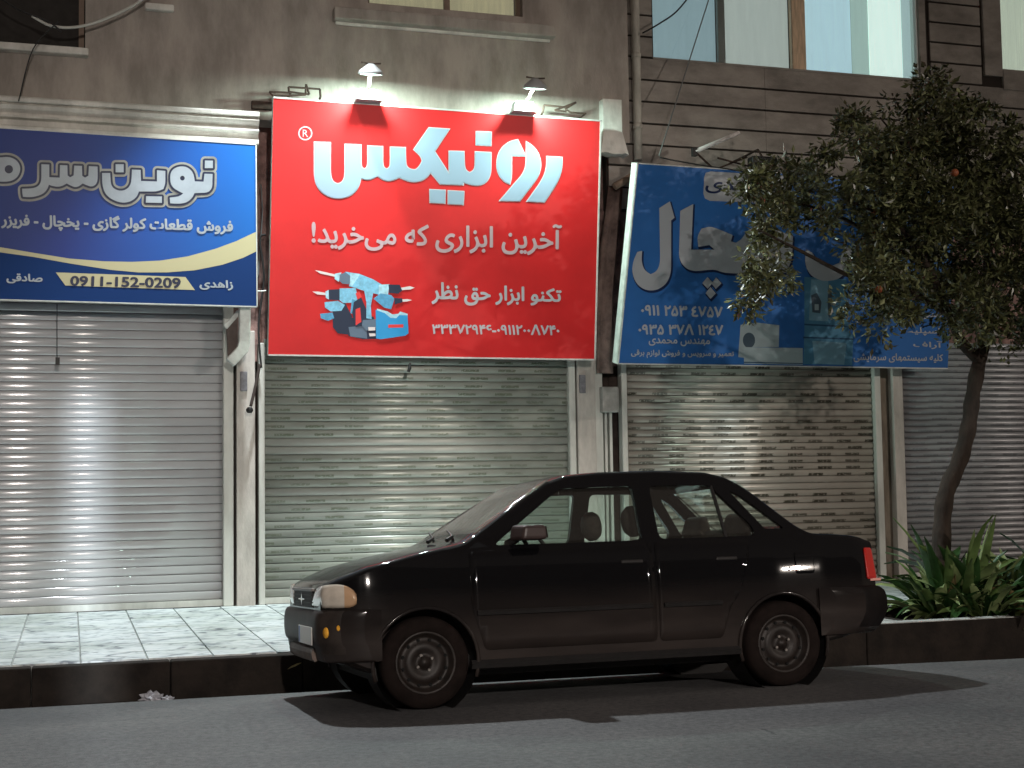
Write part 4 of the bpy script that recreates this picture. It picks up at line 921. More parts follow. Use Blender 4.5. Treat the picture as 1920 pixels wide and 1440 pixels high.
def prism(poly, y0, y1):
    n = len(poly); return [(x, y0, z) for x, z in poly]+[(x, y1, z) for x, z in poly], [tuple(range(n)), tuple(range(n, 2*n))[::-1]]+[(i, (i+1) % n, (i+1) % n+n, i+n) for i in range(n)]
def bool_cut(o, cutters):
    for c in cutters:
        md = o.modifiers.new('b', 'BOOLEAN'); md.operation = 'DIFFERENCE'; md.object = c; md.solver = 'EXACT'
    bpy.context.view_layer.update()
    me = bpy.data.meshes.new_from_object(o.evaluated_get(bpy.context.evaluated_depsgraph_get()))
    o.modifiers.clear(); o.data = me
    for c in cutters: bpy.data.objects.remove(c)
    return o
def rpoly(P, r=.03, n=3):   # rounded polygon
    out = []
    for i, p in enumerate(P):
        a = Vector(P[i-1]); b_ = Vector(p); c = Vector(P[(i+1) % len(P)])
        d1 = (a-b_); d2 = (c-b_); l1 = min(r, d1.length*.45); l2 = min(r, d2.length*.45); s_ = b_+d1.normalized()*l1; e_ = b_+d2.normalized()*l2
        for k in range(n+1):
            t = k/n; q = s_*(1-t)**2+b_*2*t*(1-t)+e_*t*t; out.append((q.x, q.y))
    return out
XS = [.06+i*.0325 for i in range(0, 120)]; XS = [x for x in XS if x < 3.93]+[3.93]
body = tmpobj(*loft(XS))
WX0, WX1, WR = .84, 3.245, .325
cut = []
for wx in (WX0, WX1):
    for s_ in (-1, 1):
        m_ = MB().lathe([(0, WR), (.30, WR)], (wx, s_*.56, .275), (0, s_, 0), 40); cut.append(tmpobj(m_.v, m_.f))
# cabin hollow
cab = [x for x in XS if 1.2 < x < 3.42]
def cabtop(x): return max(.56, smooth_tab(TOP, x, .035)-.035)
vs, fs = [], []
N = None
for x in cab:
    zt_c = cabtop(x)-.005; b = lerp_tab(BELT, x); P = [(0, .36), (hw(x, .5)-.07, .36)]
    for i in range(5): z = .40+(min(b, zt_c-.02)-.40)*i/4; P.append((hw(x, z)-.055, z))
    for i in range(1, 6): z = min(b, zt_c-.02)+(zt_c-min(b, zt_c-.02))*i/5+1e-4*i; P.append((hw(x, z)-.045-.02*(i == 5), z))
    P.append((0, zt_c+.008))
    full = P+[(-y, z) for y, z in P[-2:0:-1]]; N = len(full); vs += [(x, y, z) for y, z in full]
for i in range(len(cab)-1):
    for j in range(N): fs.append((i*N+j, i*N+(j+1) % N, (i+1)*N+(j+1) % N, (i+1)*N+j))
fs += [tuple(range(N))[::-1], tuple((len(cab)-1)*N+j for j in range(N))]
cut.append(tmpobj(vs, fs))
# side windows (x, z)
WIN = {'front': [(1.30, .962), (1.80, 1.315), (2.305, 1.325), (2.30, .968)],
       'rear': [(2.42, .972), (2.425, 1.325), (2.85, 1.315), (3.03, .976)],
       'quarter': [(2.99, 1.285), (3.07, 1.245), (3.335, 1.02), (3.19, 1.02)]}
WIN['rear'] = [(2.42, .972), (2.425, 1.325), (2.86, 1.32), (3.10, 1.04), (3.10, .978)]
for k, P in WIN.items():
    v_, f_ = prism(rpoly(P, .035 if k != 'quarter' else .02), -1, 1); cut.append(tmpobj(v_, f_))
def slantcut(P, w0, w1):   # polygon pairs in xz with half width at each point
    n = len(P); ws = [w0, w1, w1, w0]
    v_ = [(P[i][0], -ws[i], P[i][1]) for i in range(n)]+[(P[i][0], ws[i], P[i][1]) for i in range(n)]
    f_ = [tuple(range(n)), tuple(range(n, 2*n))[::-1]]+[(i, (i+1) % n, (i+1) % n+n, i+n) for i in range(n)]
    return tmpobj(v_, f_)
ws_b, ws_t = (1.17, 1.035), (1.70, 1.365)      # windscreen line
cut.append(slantcut([(1.11, 1.13), (1.62, 1.47), (1.80, 1.26), (1.30, .94)], .655, .53))
cut.append(slantcut([(3.50, 1.10), (3.16, 1.42), (2.99, 1.24), (3.34, .96)], .63, .53))
bool_cut(body, cut)
paint = bpy.data.materials.new('black_car_paint'); paint.use_nodes = True
t = paint.node_tree; b = t.nodes['Principled BSDF']; b.inputs['Coat Weight'].default_value = .6; b.inputs['Coat Roughness'].default_value = .04; b.inputs['Roughness'].default_value = .7; b.inputs['Specular IOR Level'].default_value = .05
tc = t.nodes.new('ShaderNodeTexCoord'); sp = t.nodes.new('ShaderNodeSeparateXYZ'); t.links.new(tc.outputs['Object'], sp.inputs[0])
mr = t.nodes.new('ShaderNodeMapRange'); mr.inputs['From Min'].default_value = .72; mr.inputs['From Max'].default_value = .40; t.links.new(sp.outputs[2], mr.inputs['Value'])
n = t.nodes.new('ShaderNodeTexNoise'); n.inputs['Scale'].default_value = 2.; n.inputs['Detail'].default_value = 8
mp = t.nodes.new('ShaderNodeMapping'); mp.inputs['Scale'].default_value = (.7, 1, 3.4); t.links.new(tc.outputs['Object'], mp.inputs[0]); t.links.new(mp.outputs[0], n.inputs[0])
k = math_node(t, 'MULTIPLY', mr.outputs[0], math_node(t, 'MULTIPLY', n.outputs['Fac'], 1.15))
mx = t.nodes.new('ShaderNodeMixRGB'); t.links.new(k, mx.inputs[0]); mx.inputs[1].default_value = (.0022, .0022, .003, 1); mx.inputs[2].default_value = (.044, .034, .030, 1); t.links.new(mx.outputs[0], b.inputs['Base Color'])  # brown low down: dust plus a painted warm reflection of the street
t.links.new(math_node(t, 'ADD', math_node(t, 'MULTIPLY', k, .3), .045), b.inputs['Coat Roughness'])
trim = mat('black_trim', (.012, .011, .011), .55, var=.3, scale=20)
bump_m = mat('grey_bumper', (.034, .027, .024), .5, spec=.2, var=.4, scale=7)
rubber = mat('tyre_rubber', (.012, .008, .007), .9, spec=.12, var=.4, scale=10)
steel = mat('dirty_steel_rim', (.018, .013, .011), .5, .1, var=.5, scale=14)
car_glass = bpy.data.materials.new('car_glass'); car_glass.use_nodes = True; t = car_glass.node_tree
b = t.nodes['Principled BSDF']; out = t.nodes['Material Output']
tr = t.nodes.new('ShaderNodeBsdfTransparent'); tr.inputs[0].default_value = (.93, .98, .96, 1); gl = t.nodes.new('ShaderNodeBsdfGlossy'); gl.inputs['Roughness'].default_value = .04
df = t.nodes.new('ShaderNodeBsdfDiffuse'); df.inputs[0].default_value = (.25, .22, .2, 1)
fr = t.nodes.new('ShaderNodeFresnel'); gb = t.nodes.new('ShaderNodeNewGeometry'); t.links.new(math_node(t, 'SUBTRACT', 1.5, math_node(t, 'MULTIPLY', gb.outputs['Backfacing'], .8333)), fr.inputs[0])
m1_ = t.nodes.new('ShaderNodeMixShader'); m2_ = t.nodes.new('ShaderNodeMixShader'); t.nodes.remove(b)
t.links.new(fr.outputs[0], m1_.inputs[0]); t.links.new(tr.outputs[0], m1_.inputs[1]); t.links.new(gl.outputs[0], m1_.inputs[2])
m2_.inputs[0].default_value = .035; t.links.new(m1_.outputs[0], m2_.inputs[1]); t.links.new(df.outputs[0], m2_.inputs[2]); t.links.new(m2_.outputs[0], out.inputs[0])
ws_glass = car_glass.copy(); ws_glass.name = 'dusty_windscreen'
for nd in ws_glass.node_tree.nodes:
    if nd.type == 'MIX_SHADER' and abs(nd.inputs[0].default_value-.035) < 1e-4: nd.inputs[0].default_value = .38

CARX, CARY = 1.21, 9.06
car = empty('parked_car', (CARX, CARY, 0), 'old black four-door sedan parked at the kerb, dust and painted brown reflection on its lower doors', 'car')
LEAN = R(-3.4)
CARM = Matrix.Translation((CARX, CARY, 0))@Matrix.Translation((0, -.70, 0))@Matrix.Rotation(LEAN, 4, 'X')@Matrix.Translation((0, .70, 0))@Matrix.Diagonal((1, 1, 1, 1))
car.matrix_world = CARM
def cp(o, parent=None): o.parent = parent or car; return o
body.name = 'body'; body.data.materials.clear(); body.data.materials.append(paint); cp(body)
for p in body.data.polygons: p.use_smooth = True
bm = bmesh.new(); bm.from_mesh(body.data)
bmesh.ops.remove_doubles(bm, verts=bm.verts, dist=.0002)
for e_ in bm.edges:
    if len(e_.link_faces) == 2: e_.smooth = e_.calc_face_angle(0) < R(32)
bm.to_mesh(body.data); bm.free()
# side patches that hug the body
def patch(name, poly, s_, m, lift=.004, parent=None, nx=24, nz=8, lean_in=0.):
    """polygon (x,z) on the car side s_, gridded so that it follows the curve of the body"""
    xs_ = [p[0] for p in poly]; zs_ = [p[1] for p in poly]; bm = bmesh.new()
    vs = [bm.verts.new((x, 0, z)) for x, z in poly]; bm.faces.new(vs)
    for i in range(1, nx):
        x = min(xs_)+(max(xs_)-min(xs_))*i/nx
        bmesh.ops.bisect_plane(bm, geom=bm.verts[:]+bm.edges[:]+bm.faces[:], plane_co=(x, 0, 0), plane_no=(1, 0, 0))
    for i in range(1, nz):
        z = min(zs_)+(max(zs_)-min(zs_))*i/nz
        bmesh.ops.bisect_plane(bm, geom=bm.verts[:]+bm.edges[:]+bm.faces[:], plane_co=(0, 0, z), plane_no=(0, 0, 1))
    for v in bm.verts: v.co.y = s_*(hw(v.co.x, v.co.z)+lift)
    bmesh.ops.recalc_face_normals(bm, faces=bm.faces)
    me = bpy.data.meshes.new('p'); bm.to_mesh(me); bm.free()
    if sum(p.normal.y for p in me.polygons)*s_ < 0: me.flip_normals()
    o = obj(name, me, m, None, True)
    sd = o.modifiers.new('s', 'SOLIDIFY'); sd.thickness = .006; sd.offset = -1
    return cp(o, parent)
DOORF = [(1.21, .33), (1.13, .60), (1.13, .93), (2.345, .957), (2.345, .33)]
DOORR = [(2.365, .33), (2.365, .957), (3.03, .957), (3.03, .86), (2.94, .62), (2.86, .52), (2.80, .33)]
for s_ in (-1, 1):
    for P, hx in ((DOORF, 2.20), (DOORR, 2.86)):
        d = patch('door', rpoly(P, .03), s_, paint, .005)
        y = s_*(hw(hx, .84)+.016)
        h_ = bevel(MB().box((hx-.075, min(y, y-s_*.022), .822), (hx+.075, max(y, y-s_*.022), .848)).build('door_handle', trim), .008); cp(h_, d)
        x0, x1 = min(p[0] for p in P)+.03, max(p[0] for p in P)-.03
        if hx > 2.5: x1 = 2.80
        ry = [(x, s_*(hw(x, .555)+.012)) for x in [x0+(x1-x0)*i/6 for i in range(7)]]
        r_ = MB().tube([(x, y_, .555) for x, y_ in ry], .017, 6).build('rub_strip', trim); cp(r_, d)
    for k_, P in WIN.items():
        c_ = (sum(p[0] for p in P)/len(P), sum(p[1] for p in P)/len(P))
        Q = rpoly([(c_[0]+(x-c_[0])*1.01, c_[1]+(z-c_[1])*1.01) for x, z in P], .035)
        patch('side_window', Q, s_, car_glass, -.016)
    # thin divider of the rear door glass, sill trim, arch lips
    m_ = MB().tube([(2.89, s_*(hw(2.89, .97)-.01), .97), (2.875, s_*(hw(2.875, 1.315)-.01), 1.315)], .012, 6).build('window_divider', trim); cp(m_)
    m_ = MB().tube([(1.12, s_*hw(1.2, .25), .245), (2.0, s_*hw(2, .25), .245), (2.92, s_*hw(2.9, .25), .245)], .03, 6).build('sill', trim); cp(m_)
    for wx in (WX0, WX1):
        pts = []
        for i in range(25):
            a = R(-18+216*i/24); x = wx+WR*1.0*math.cos(a); z = .275+WR*math.sin(a); pts.append((x, s_*(hw(x, max(z, .26))+.004), z))
        m_ = MB().tube(pts, .013, 6).build('arch_lip', paint, None, True); cp(m_)
        # wheel well liner
        m_ = MB().lathe([(.0, WR-.004), (.26, WR-.004)], (wx, s_*.52, .275), (0, s_, 0), 32, False); m_.lathe([(0, .0), (0.001, WR-.004)], (wx, s_*.52, .275), (0, s_, 0), 32, False); cp(m_.build('wheel_well', trim))
    # mirror
    y = s_*(hw(1.42, 1.02)+.015)
    mm = MB().hexa([(1.40, y, .985), (1.60, y, .985), (1.61, y+s_*.17, .99), (1.44, y+s_*.17, .99)], [(1.42, y, 1.085), (1.60, y, 1.085), (1.60, y+s_*.16, 1.08), (1.46, y+s_*.16, 1.08)])
    mr_ = mm.build('wing_mirror', mat('mirror_shell', (.045, .03, .028), .4)); bevel(mr_, .022, 3); cp(mr_)
    mm = MB().hexa([(1.603, y+s_*.012, .998), (1.609, y+s_*.012, .998), (1.613, y+s_*.155, 1.0), (1.607, y+s_*.155, 1.0)], [(1.601, y+s_*.012, 1.073), (1.607, y+s_*.012, 1.073), (1.606, y+s_*.148, 1.07), (1.60, y+s_*.148, 1.07)]).build('mirror_glass', mat('mirror_glass', (.5, .5, .5), .05, 1.)); cp(mm, mr_)
    mm = MB().tube([(1.45, y+s_*.03, 1.0), (1.40, y-s_*.035, .965)], .025, 6).build('mirror_foot', trim); cp(mm, mr_)
# windscreen and rear glass
def slant_glass(name, b_, t_, wb_, wt_, m, bulge, sgn):
    n = 10; vs = []
    for i in range(5):
        a = i/4
        for j in range(n+1):
            c = -1+2*j/n; w = wb_+(wt_-wb_)*a
            vs.append((b_[0]+(t_[0]-b_[0])*a-sgn*bulge*(1-c*c), w*c, b_[1]+(t_[1]-b_[1])*a+.4*bulge*(1-c*c)))
    fs = [(i*(n+1)+j, i*(n+1)+j+1, (i+1)*(n+1)+j+1, (i+1)*(n+1)+j) for i in range(4) for j in range(n)]
    o = MB().add(vs, fs).build(name, m, None, True); sd = o.modifiers.new('s', 'SOLIDIFY'); sd.thickness = .004; return cp(o)
slant_glass('windscreen', (1.125, .992), (1.735, 1.376), .69, .56, ws_glass, .012, 1)
slant_glass('rear_window', (3.485, 1.0), (3.06, 1.355), .66, .555, car_glass, .012, -1)
for y0 in (-.42, .08):
    m_ = MB().tube([(1.07, y0-.05, 1.005), (1.12, y0, 1.03), (1.20, y0+.42, 1.075)], [.014, .01, .007], 6).build('wiper', trim); cp(m_)
# bumpers
def bumper(x_of, zs, name, m, ends):
    ring_ = []; vs = []; n = 17
    for i in range(n):
        a = -1+2*i/(n-1); 
        for dx, z in zs:
            xx, yy = x_of(a, dx); vs.append((xx, yy, z))
    k = len(zs); fs = [(i*k+j, i*k+(j+1) % k, (i+1)*k+(j+1) % k, (i+1)*k+j) for i in range(n-1) for j in range(k)]+[tuple(range(k)), tuple((n-1)*k+j for j in range(k))]
    o = MB().add(vs, fs).build(name, m, None, True)
    for e_ in o.data.edges: pass
    return cp(o)
BEND = [.50]
def fx(a, dx):
    s_ = 1 if a > 0 else -1; t = abs(a)
    if t > .97: dx += .0
    if t < .62: return dx, a/.62*.60
    u = (t-.62)/.38; ang = u*1.35
    return dx+.16*(1-math.cos(min(ang, 1.57)))+BEND[0]*max(0, u-.35), s_*(.60+.20*math.sin(min(ang*1.1, 1.57)))
FB = [(.012, .585), (.035, .60), (.07, .605), (.12, .60), (.12, .30), (.09, .295), (.062, .31), (.045, .345), (.035, .385), (.012, .40), (.0, .425), (-.008, .47), (-.008, .52), (.0, .56)]
fbp = bumper(fx, FB, 'front_bumper', bump_m, None)
def side_shade(o, test):  # dark body paint on the bumper ends stands for their shade
    o.data.materials.append(paint)
    for p_ in o.data.polygons:
        if test(p_.center): p_.material_index = 1
side_shade(fbp, lambda c_: c_.x > .17)
BEND[0] = .36
def rx(a, dx):
    x, y = fx(a, dx); return CAR_L-x+.01, y
rbp = bumper(rx, [(.012, .59), (.035, .612), (.07, .622), (.12, .62), (.12, .31), (.09, .315), (.05, .35), (.02, .40), (.0, .45), (-.005, .52), (.002, .565)], 'rear_bumper', mat('rear_bumper_dark', (.008, .006, .006), .5, spec=.15, var=.4, scale=8), None)
cp(MB().tube([(.05, -.45, .335), (.035, 0, .335), (.05, .45, .335)], .045, 8).build('air_dam', mat('pale_bumper_lip', (.16, .12, .10), .55, var=.3, scale=9)), fbp)
side_shade(rbp, lambda c_: c_.x < CAR_L-.15)
pl = bevel(MB().box((-.022, -.56, .395), (-.012, -.06, .505)).build('number_plate', mat('plate_white', (.72, .70, .66), .4)), .004); cp(pl, fbp)
cp(MB().box((-.0235, -.125, .40), (-.0222, -.07, .50)).build('plate_band', mat('plate_blue', (.03, .08, .35), .4)), pl)
amber = mat('amber_lens', (.85, .42, .05), .25, emit=.0)
for s_ in (-1, 1):
    cp(bevel(MB().box((-.012 if 0 else .012, s_*.55-.06, .46), (.05, s_*.55+.06, .515)).build('indicator', amber), .01), fbp)
    # fog light round + side indicator
    xx, yy = fx(s_*.80, -.004)
    cp(MB().lathe([(0, .034), (.01, .030), (.016, 0.001)], (xx+.005, yy, .475), (-.75, s_*.66, 0), 14).build('fog_lamp', amber, None, True), fbp)
    cp(MB().lathe([(0, .018), (.008, .014)], (xx+.12, yy+s_*.03, .50), (-.3, s_*.95, 0), 10).build('side_marker', amber), fbp)
# front: grille, emblem, head lamps
cp(MB().box((.045, -.36, .615), (.075, .36, .715)).build('grille', mat('grille_black', (.006, .006, .006), .6)))
gr = MB()
for z in (.642, .665, .688): gr.box((.036, -.355, z), (.044, .355, z+.006))
gro = gr.build('grille_bar', trim); cp(gro)
cp(bevel(MB().box((.03, -.40, .716), (.10, .40, .735)).build('grille_surround', mat('nose_strip', (.22, .20, .19), .4)), .006))
star = MB(); c = (-.0, .665)
sv = []
for i in range(8):
    a = math.pi*i/4+math.pi/2; r_ = .042 if i % 2 == 0 else .015; sv.append((.03, c[0]+r_*1.4*math.cos(a), c[1]+r_*math.sin(a)))
star.add(sv+[(.035, y, z) for _, y, z in sv], [tuple(range(8)), tuple(range(8, 16))[::-1]]+[(i, (i+1) % 8, 8+(i+1) % 8, 8+i) for i in range(8)])
star.box((.029, .03, c[1]-.004), (.034, .12, c[1]+.004)); star.box((.029, -.12, c[1]-.004), (.034, -.03, c[1]+.004))
cp(star.build('emblem', mat('chrome', (.7, .7, .7), .15, 1.)))
lens = mat('headlamp_glass', (.62, .56, .48), .12, var=.12, scale=14, spec=.9, coat=1.)
refl = mat('headlamp_amber', (.50, .32, .19), .2, coat=1.)
for s_ in (-1, 1):
    # wrap-round lamp: grid from the front face round the corner to the side
    vs = []; nu, nv = 18, 6
    for i in range(nu+1):
        u = i/nu
        for j in range(nv+1):
            v_ = j/nv
            if u < .42: y = .37+(.635-.37)*(u/.42); x = .055+.02*(u/.42)**2
            else:
                x = .075+(.375-.075)*((u-.42)/.58); y = max(.635, hw(x, .66)+.012) if x > .09 else .635+.04*((x-.075)/.015)
            zt_ = .668+.090*max(0., 1-((u-.62)/(.62 if u < .62 else .40))**2)**.5; zb_ = .618+.02*max(0, (u-.84)/.16)**2
            bul = .014*math.sin(math.pi*v_)
            vs.append((x-bul*(1 if u < .5 else .2), s_*(y+bul*(0 if u < .4 else 1)), zb_+(zt_-zb_)*v_))
    fs = [(i*(nv+1)+j, i*(nv+1)+j+1, (i+1)*(nv+1)+j+1, (i+1)*(nv+1)+j) for i in range(nu) for j in range(nv)]
    o = MB().add(vs, fs).build('headlight', lens, None, True); sd = o.modifiers.new('s', 'SOLIDIFY'); sd.thickness = .02; sd.offset = -1 ; cp(o)
    o.data.materials.append(refl)
    for i_, p_ in enumerate(o.data.polygons):
        if i_//nv >= nu-4: p_.material_index = 1
    # tail lamp on the rear corner
    tl = MB().hexa([(3.86, s_*.715, .66), (3.945, s_*.665, .66), (3.955, s_*.42, .66), (3.90, s_*.42, .66)], [(3.86, s_*.695, .88), (3.93, s_*.645, .88), (3.94, s_*.42, .88), (3.88, s_*.42, .88)]).build('tail_lamp', mat('tail_lamp_red', (.45, .015, .01), .18, coat=1., emit=.05)); bevel(tl, .02); cp(tl)
    cp(MB().box((3.88, s_*.66-.02, .652), (3.955, s_*.66+.02, .668)).build('reversing_lens', mat('pink_lens', (.7, .35, .3), .2)), tl)
# rear quarter: fuel flap outline, and a street reflection painted as a red patch
fl = patch('fuel_flap', rpoly([(3.36, .72), (3.36, .86), (3.50, .86), (3.50, .72)], .02), -1, paint, .006)
bm_ = patch('red_glint', rpoly([(3.30, .742), (3.32, .77), (3.40, .775), (3.40, .745)], .01), -1, mat('glint_red', (.5, .06, .03), .2, coat=1.), .012)
# interior
seat_m = mat('dark_seat_fabric', (.055, .042, .036), .9, var=.3, scale=12)
for s_ in (-1, 1):
    st_ = MB(); y = s_*.36
    st_.hexa([(1.95, y-.24, .36), (2.42, y-.24, .36), (2.42, y+.24, .36), (1.95, y+.24, .36)], [(1.93, y-.24, .56), (2.40, y-.24, .50), (2.40, y+.24, .50), (1.93, y+.24, .56)])
    o = st_.build('seat', seat_m); bevel(o, .04, 3); cp(o)
    o2 = MB().hexa([(2.26, y-.24, .50), (2.40, y-.24, .50), (2.40, y+.24, .50), (2.26, y+.24, .50)], [(2.42, y-.20, .98), (2.50, y-.20, .98), (2.50, y+.20, .98), (2.42, y+.20, .98)]).build('backrest', seat_m); bevel(o2, .04, 3); cp(o2, o)
for nm, x, y, z in (('headrest', 2.36, .36, 1.09), ('headrest', 2.385, -.36, 1.10)):
    m_ = MB().lathe([(-.06, .01), (-.05, .08), (-.02, .105), (.02, .105), (.05, .085), (.062, .01)], (x, y, z), (1, 0, .1), 18)
    o = m_.build(nm, seat_m, None, True); o.scale = (1, 1, 1); cp(o)
rs_ = MB().hexa([(2.95, -.60, .45), (3.25, -.62, .45), (3.25, .62, .45), (2.95, .60, .45)], [(3.16, -.56, 1.04), (3.30, -.56, 1.02), (3.30, .56, 1.02), (3.16, .56, 1.04)]).build('rear_seat', seat_m); bevel(rs_, .04, 3); cp(rs_)
for y in (-.34, .34): o = bevel(MB().hexa([(3.12, y-.19, 1.0), (3.22, y-.19, 1.0), (3.22, y+.19, 1.0), (3.12, y+.19, 1.0)], [(3.15, y-.14, 1.14), (3.21, y-.14, 1.14), (3.21, y+.14, 1.14), (3.15, y+.14, 1.14)]).build('headrest', seat_m), .035, 3); cp(o)
cp(bevel(MB().hexa([(1.22, -.66, .55), (1.62, -.66, .55), (1.62, .66, .55), (1.22, .66, .55)], [(1.26, -.62, .95), (1.52, -.62, .91), (1.52, .62, .91), (1.26, .62, .95)]).build('dashboard', trim), .03))
cp(MB().box((1.25, -.72, .30), (3.40, .72, .36)).build('cabin_floor', trim))
tor = []
# steering wheel
stw = MB(); n_ = 24; cw = Vector((1.72, -.36, .93)); ax = Vector((-.75, 0, -.55)).normalized(); a_ = Vector((0, 1, 0)); b_ = ax.cross(a_)
stw.tube([cw+(a_*math.cos(6.2832*i/n_)+b_*math.sin(6.2832*i/n_))*.18 for i in range(n_+1)], .014, 6); stw.tube([cw, cw+ax*.25], .03, 8); stw.tube([cw-a_*.17, cw+a_*.17], .014, 6)
cp(stw.build('steering_wheel', trim, None, True))
# underbody and exhaust
cp(MB().box((.55, -.60, .17), (3.45, .60, .30)).build('underbody', trim))
cp(MB().lathe([(0, .07), (.02, .085), (.55, .085), (.57, .07)], (2.75, -.1, .19), (1, .2, 0), 14).build('silencer', trim, None, True))
# wheels
def wheel(x, s_):
    # resting on the sloping road: near side on z=0, the far side a little lower, hence in car space z = .275
    w = empty('wheel', (x, s_*.70, .272), parent=car)
    ty = MB().lathe([(-.082, .19), (-.085, .225), (-.075, .262), (-.055, .274), (0, .276), (.055, .274), (.075, .262), (.085, .225), (.082, .19), (.06, .172), (-.06, .172)], (0, 0, 0), (0, s_, 0), 44, False).build('tyre', rubber, None, True); ty.parent = w
    ri = MB().lathe([(.078, .188), (.083, .18), (.072, .168), (.03, .158), (.028, .135), (.045, .12), (.052, .10), (.05, .075), (.038, .06), (.04, .035), (.055, .03), (.06, .001)], (0, 0, 0), (0, s_, 0), 40, False)
    rio = ri.build('rim', steel, None, True); rio.parent = w
    return w, rio
hole_m = mat('rim_hole', (.004, .004, .004), .9)
for x in (WX0, WX1):
    for s_ in (-1, 1):
        w, rio = wheel(x, s_)
        hm = MB()
        for i in range(12):
            a = 6.2832*i/12+.26; c_ = Vector((.137*math.cos(a), s_*.0345, .137*math.sin(a))); hm.lathe([(0, .011), (.008, .010)], c_, (0, s_, 0), 8)
        o = hm.build('rim_slot', hole_m); o.parent = w; o['kind'] = 'stuff'
        cp_ = MB()
        for i in range(4):
            a = 6.2832*i/4+.5; c_ = Vector((.05*math.cos(a), s_*.045, .05*math.sin(a))); cp_.lathe([(0, .010), (.014, .009)], c_, (0, s_, 0), 6)
        o = cp_.build('wheel_nut', mat('nut', (.3, .28, .26), .3, .8)); o.parent = w; o['kind'] = 'stuff'

# overhangs: short nose, longer tail (car coordinates)
def overhang(x):
    if x < .5: return x+.20*(1-x/.5)
    if x > 3.62: return x+.09*(x-3.62)/.3
    return x
def walk(o):
    for c_ in o.children:
        if c_.name.startswith('wheel') and c_.type == 'EMPTY': continue
        if c_.type == 'MESH':
            for v in c_.data.vertices: v.co.x = overhang(v.co.x)
        walk(c_)
walk(car)

# ------------------------------------------------------------ tree
bark = mat('bark', (.032, .022, .016), .9, var=.5, scale=9, bump=.8, bscale=30, stretch=(1, 1, .4))
TY = 10.95
tree = empty('orange_tree', px(1768, 1105, TY), 'bitter orange tree with leaning trunk and dark leafy crown over the right sign', 'tree')
rt = random.Random(11)
def tp_(x, y, Y): return px(x, y, Y)
def crv(P, n=5):
    out = []
    for i in range(len(P)-1):
        p0, p1, p2, p3 = P[max(i-1, 0)], P[i], P[i+1], P[min(i+2, len(P)-1)]
        for k in range(n):
            t_ = k/n; out.append(.5*((2*p1)+(p2-p0)*t_+(2*p0-5*p1+4*p2-p3)*t_*t_+(3*p1-p0-3*p2+p3)*t_**3))
    return out+[P[-1]]
tr_pts = crv([tp_(1765, 1150, TY), tp_(1766, 1000, TY), tp_(1774, 925, TY), tp_(1800, 862, TY), tp_(1816, 800, TY), tp_(1825, 735, TY), tp_(1838, 668, TY)])
n_ = len(tr_pts)
setp(MB().tube(tr_pts, [.084-.020*i/n_+.006*math.sin(i*1.7) for i in range(n_)], 12).build('trunk', bark, None, True), tree)
crown_c = []
limbs = [([(1836, 675), (1802, 640), (1780, 590), (1740, 500), (1680, 420), (1600, 380)], (TY, TY-.1, TY-.2, TY-.4, TY-.5, TY-.5), .058),
         ([(1836, 678), (1850, 620), (1852, 540), (1845, 430), (1815, 320), (1790, 210)], (TY, TY, TY+.1, TY+.2, TY+.2, TY+.1), .062),
         ([(1846, 625), (1890, 560), (1940, 480), (2000, 400)], (TY, TY+.1, TY, TY), .045),
         ([(1780, 590), (1700, 545), (1600, 520), (1500, 470), (1420, 430)], (TY-.2, TY-.4, TY-.5, TY-.6, TY-.7), .035),
         ([(1740, 500), (1650, 450), (1560, 400), (1450, 370)], (TY-.4, TY+.1, TY+.2, TY+.1), .03),
         ([(1845, 430), (1760, 350), (1700, 280), (1650, 220)], (TY+.2, TY+.3, TY+.3, TY+.3), .03),
         ([(1680, 420), (1640, 350), (1560, 330)], (TY-.5, TY-.4, TY-.3), .02)]
for P, Ys, r_ in limbs:
    pts = crv([tp_(x, y, Y) for (x, y), Y in zip(P, Ys)], 4); k = len(pts)
    setp(MB().tube(pts, [max(.006, r_*(1-.85*i/k)) for i in range(k)], 8).build('branch', bark, None, True), tree)
OUT = [(1385, 352), (1430, 318), (1475, 312), (1530, 300), (1575, 262), (1580, 205), (1640, 185), (1695, 195), (1735, 140), (1775, 150), (1800, 195), (1870, 200), (1905, 260), (1960, 280), (2060, 330), (2100, 480), (2040, 640), (1930, 660), (1880, 625), (1830, 640), (1770, 600), (1700, 590), (1650, 600), (1600, 540), (1580, 575), (1545, 540), (1500, 505), (1480, 545), (1450, 530), (1415, 560), (1390, 575), (1400, 520), (1420, 470), (1425, 410)]
def inside(x, y):
    c = False; n = len(OUT); j = n-1
    for i in range(n):
        if (OUT[i][1] > y) != (OUT[j][1] > y) and x < (OUT[j][0]-OUT[i][0])*(y-OUT[i][1])/(OUT[j][1]-OUT[i][1])+OUT[i][0]: c = not c
        j = i
    return c
leaf_v = []; leaf_f = []
def leaf(p, d, up_v, L, W):
    d = d.normalized(); s_ = d.cross(up_v).normalized()*W/2; n = len(leaf_v); nn = s_.cross(d).normalized()*L*.1
    leaf_v.extend([p, p+d*L*.45+s_-nn, p+d*L, p+d*L*.45-s_-nn]); leaf_f.append((n, n+1, n+2, n+3))
VOID = [(1590, 300, 34), (1560, 330, 30), (1655, 225, 22), (1850, 235, 26), (1500, 350, 22), (1530, 450, 40), (1560, 510, 45), (1480, 500, 30), (1450, 400, 16), (1620, 560, 26), (1700, 235, 16), (1880, 330, 24), (1905, 560, 22), (1590, 420, 18), (1930, 250, 30), (1665, 330, 14), (1760, 250, 14), (1780, 560, 16), (1680, 480, 14)]
tries = 0; clumps = []
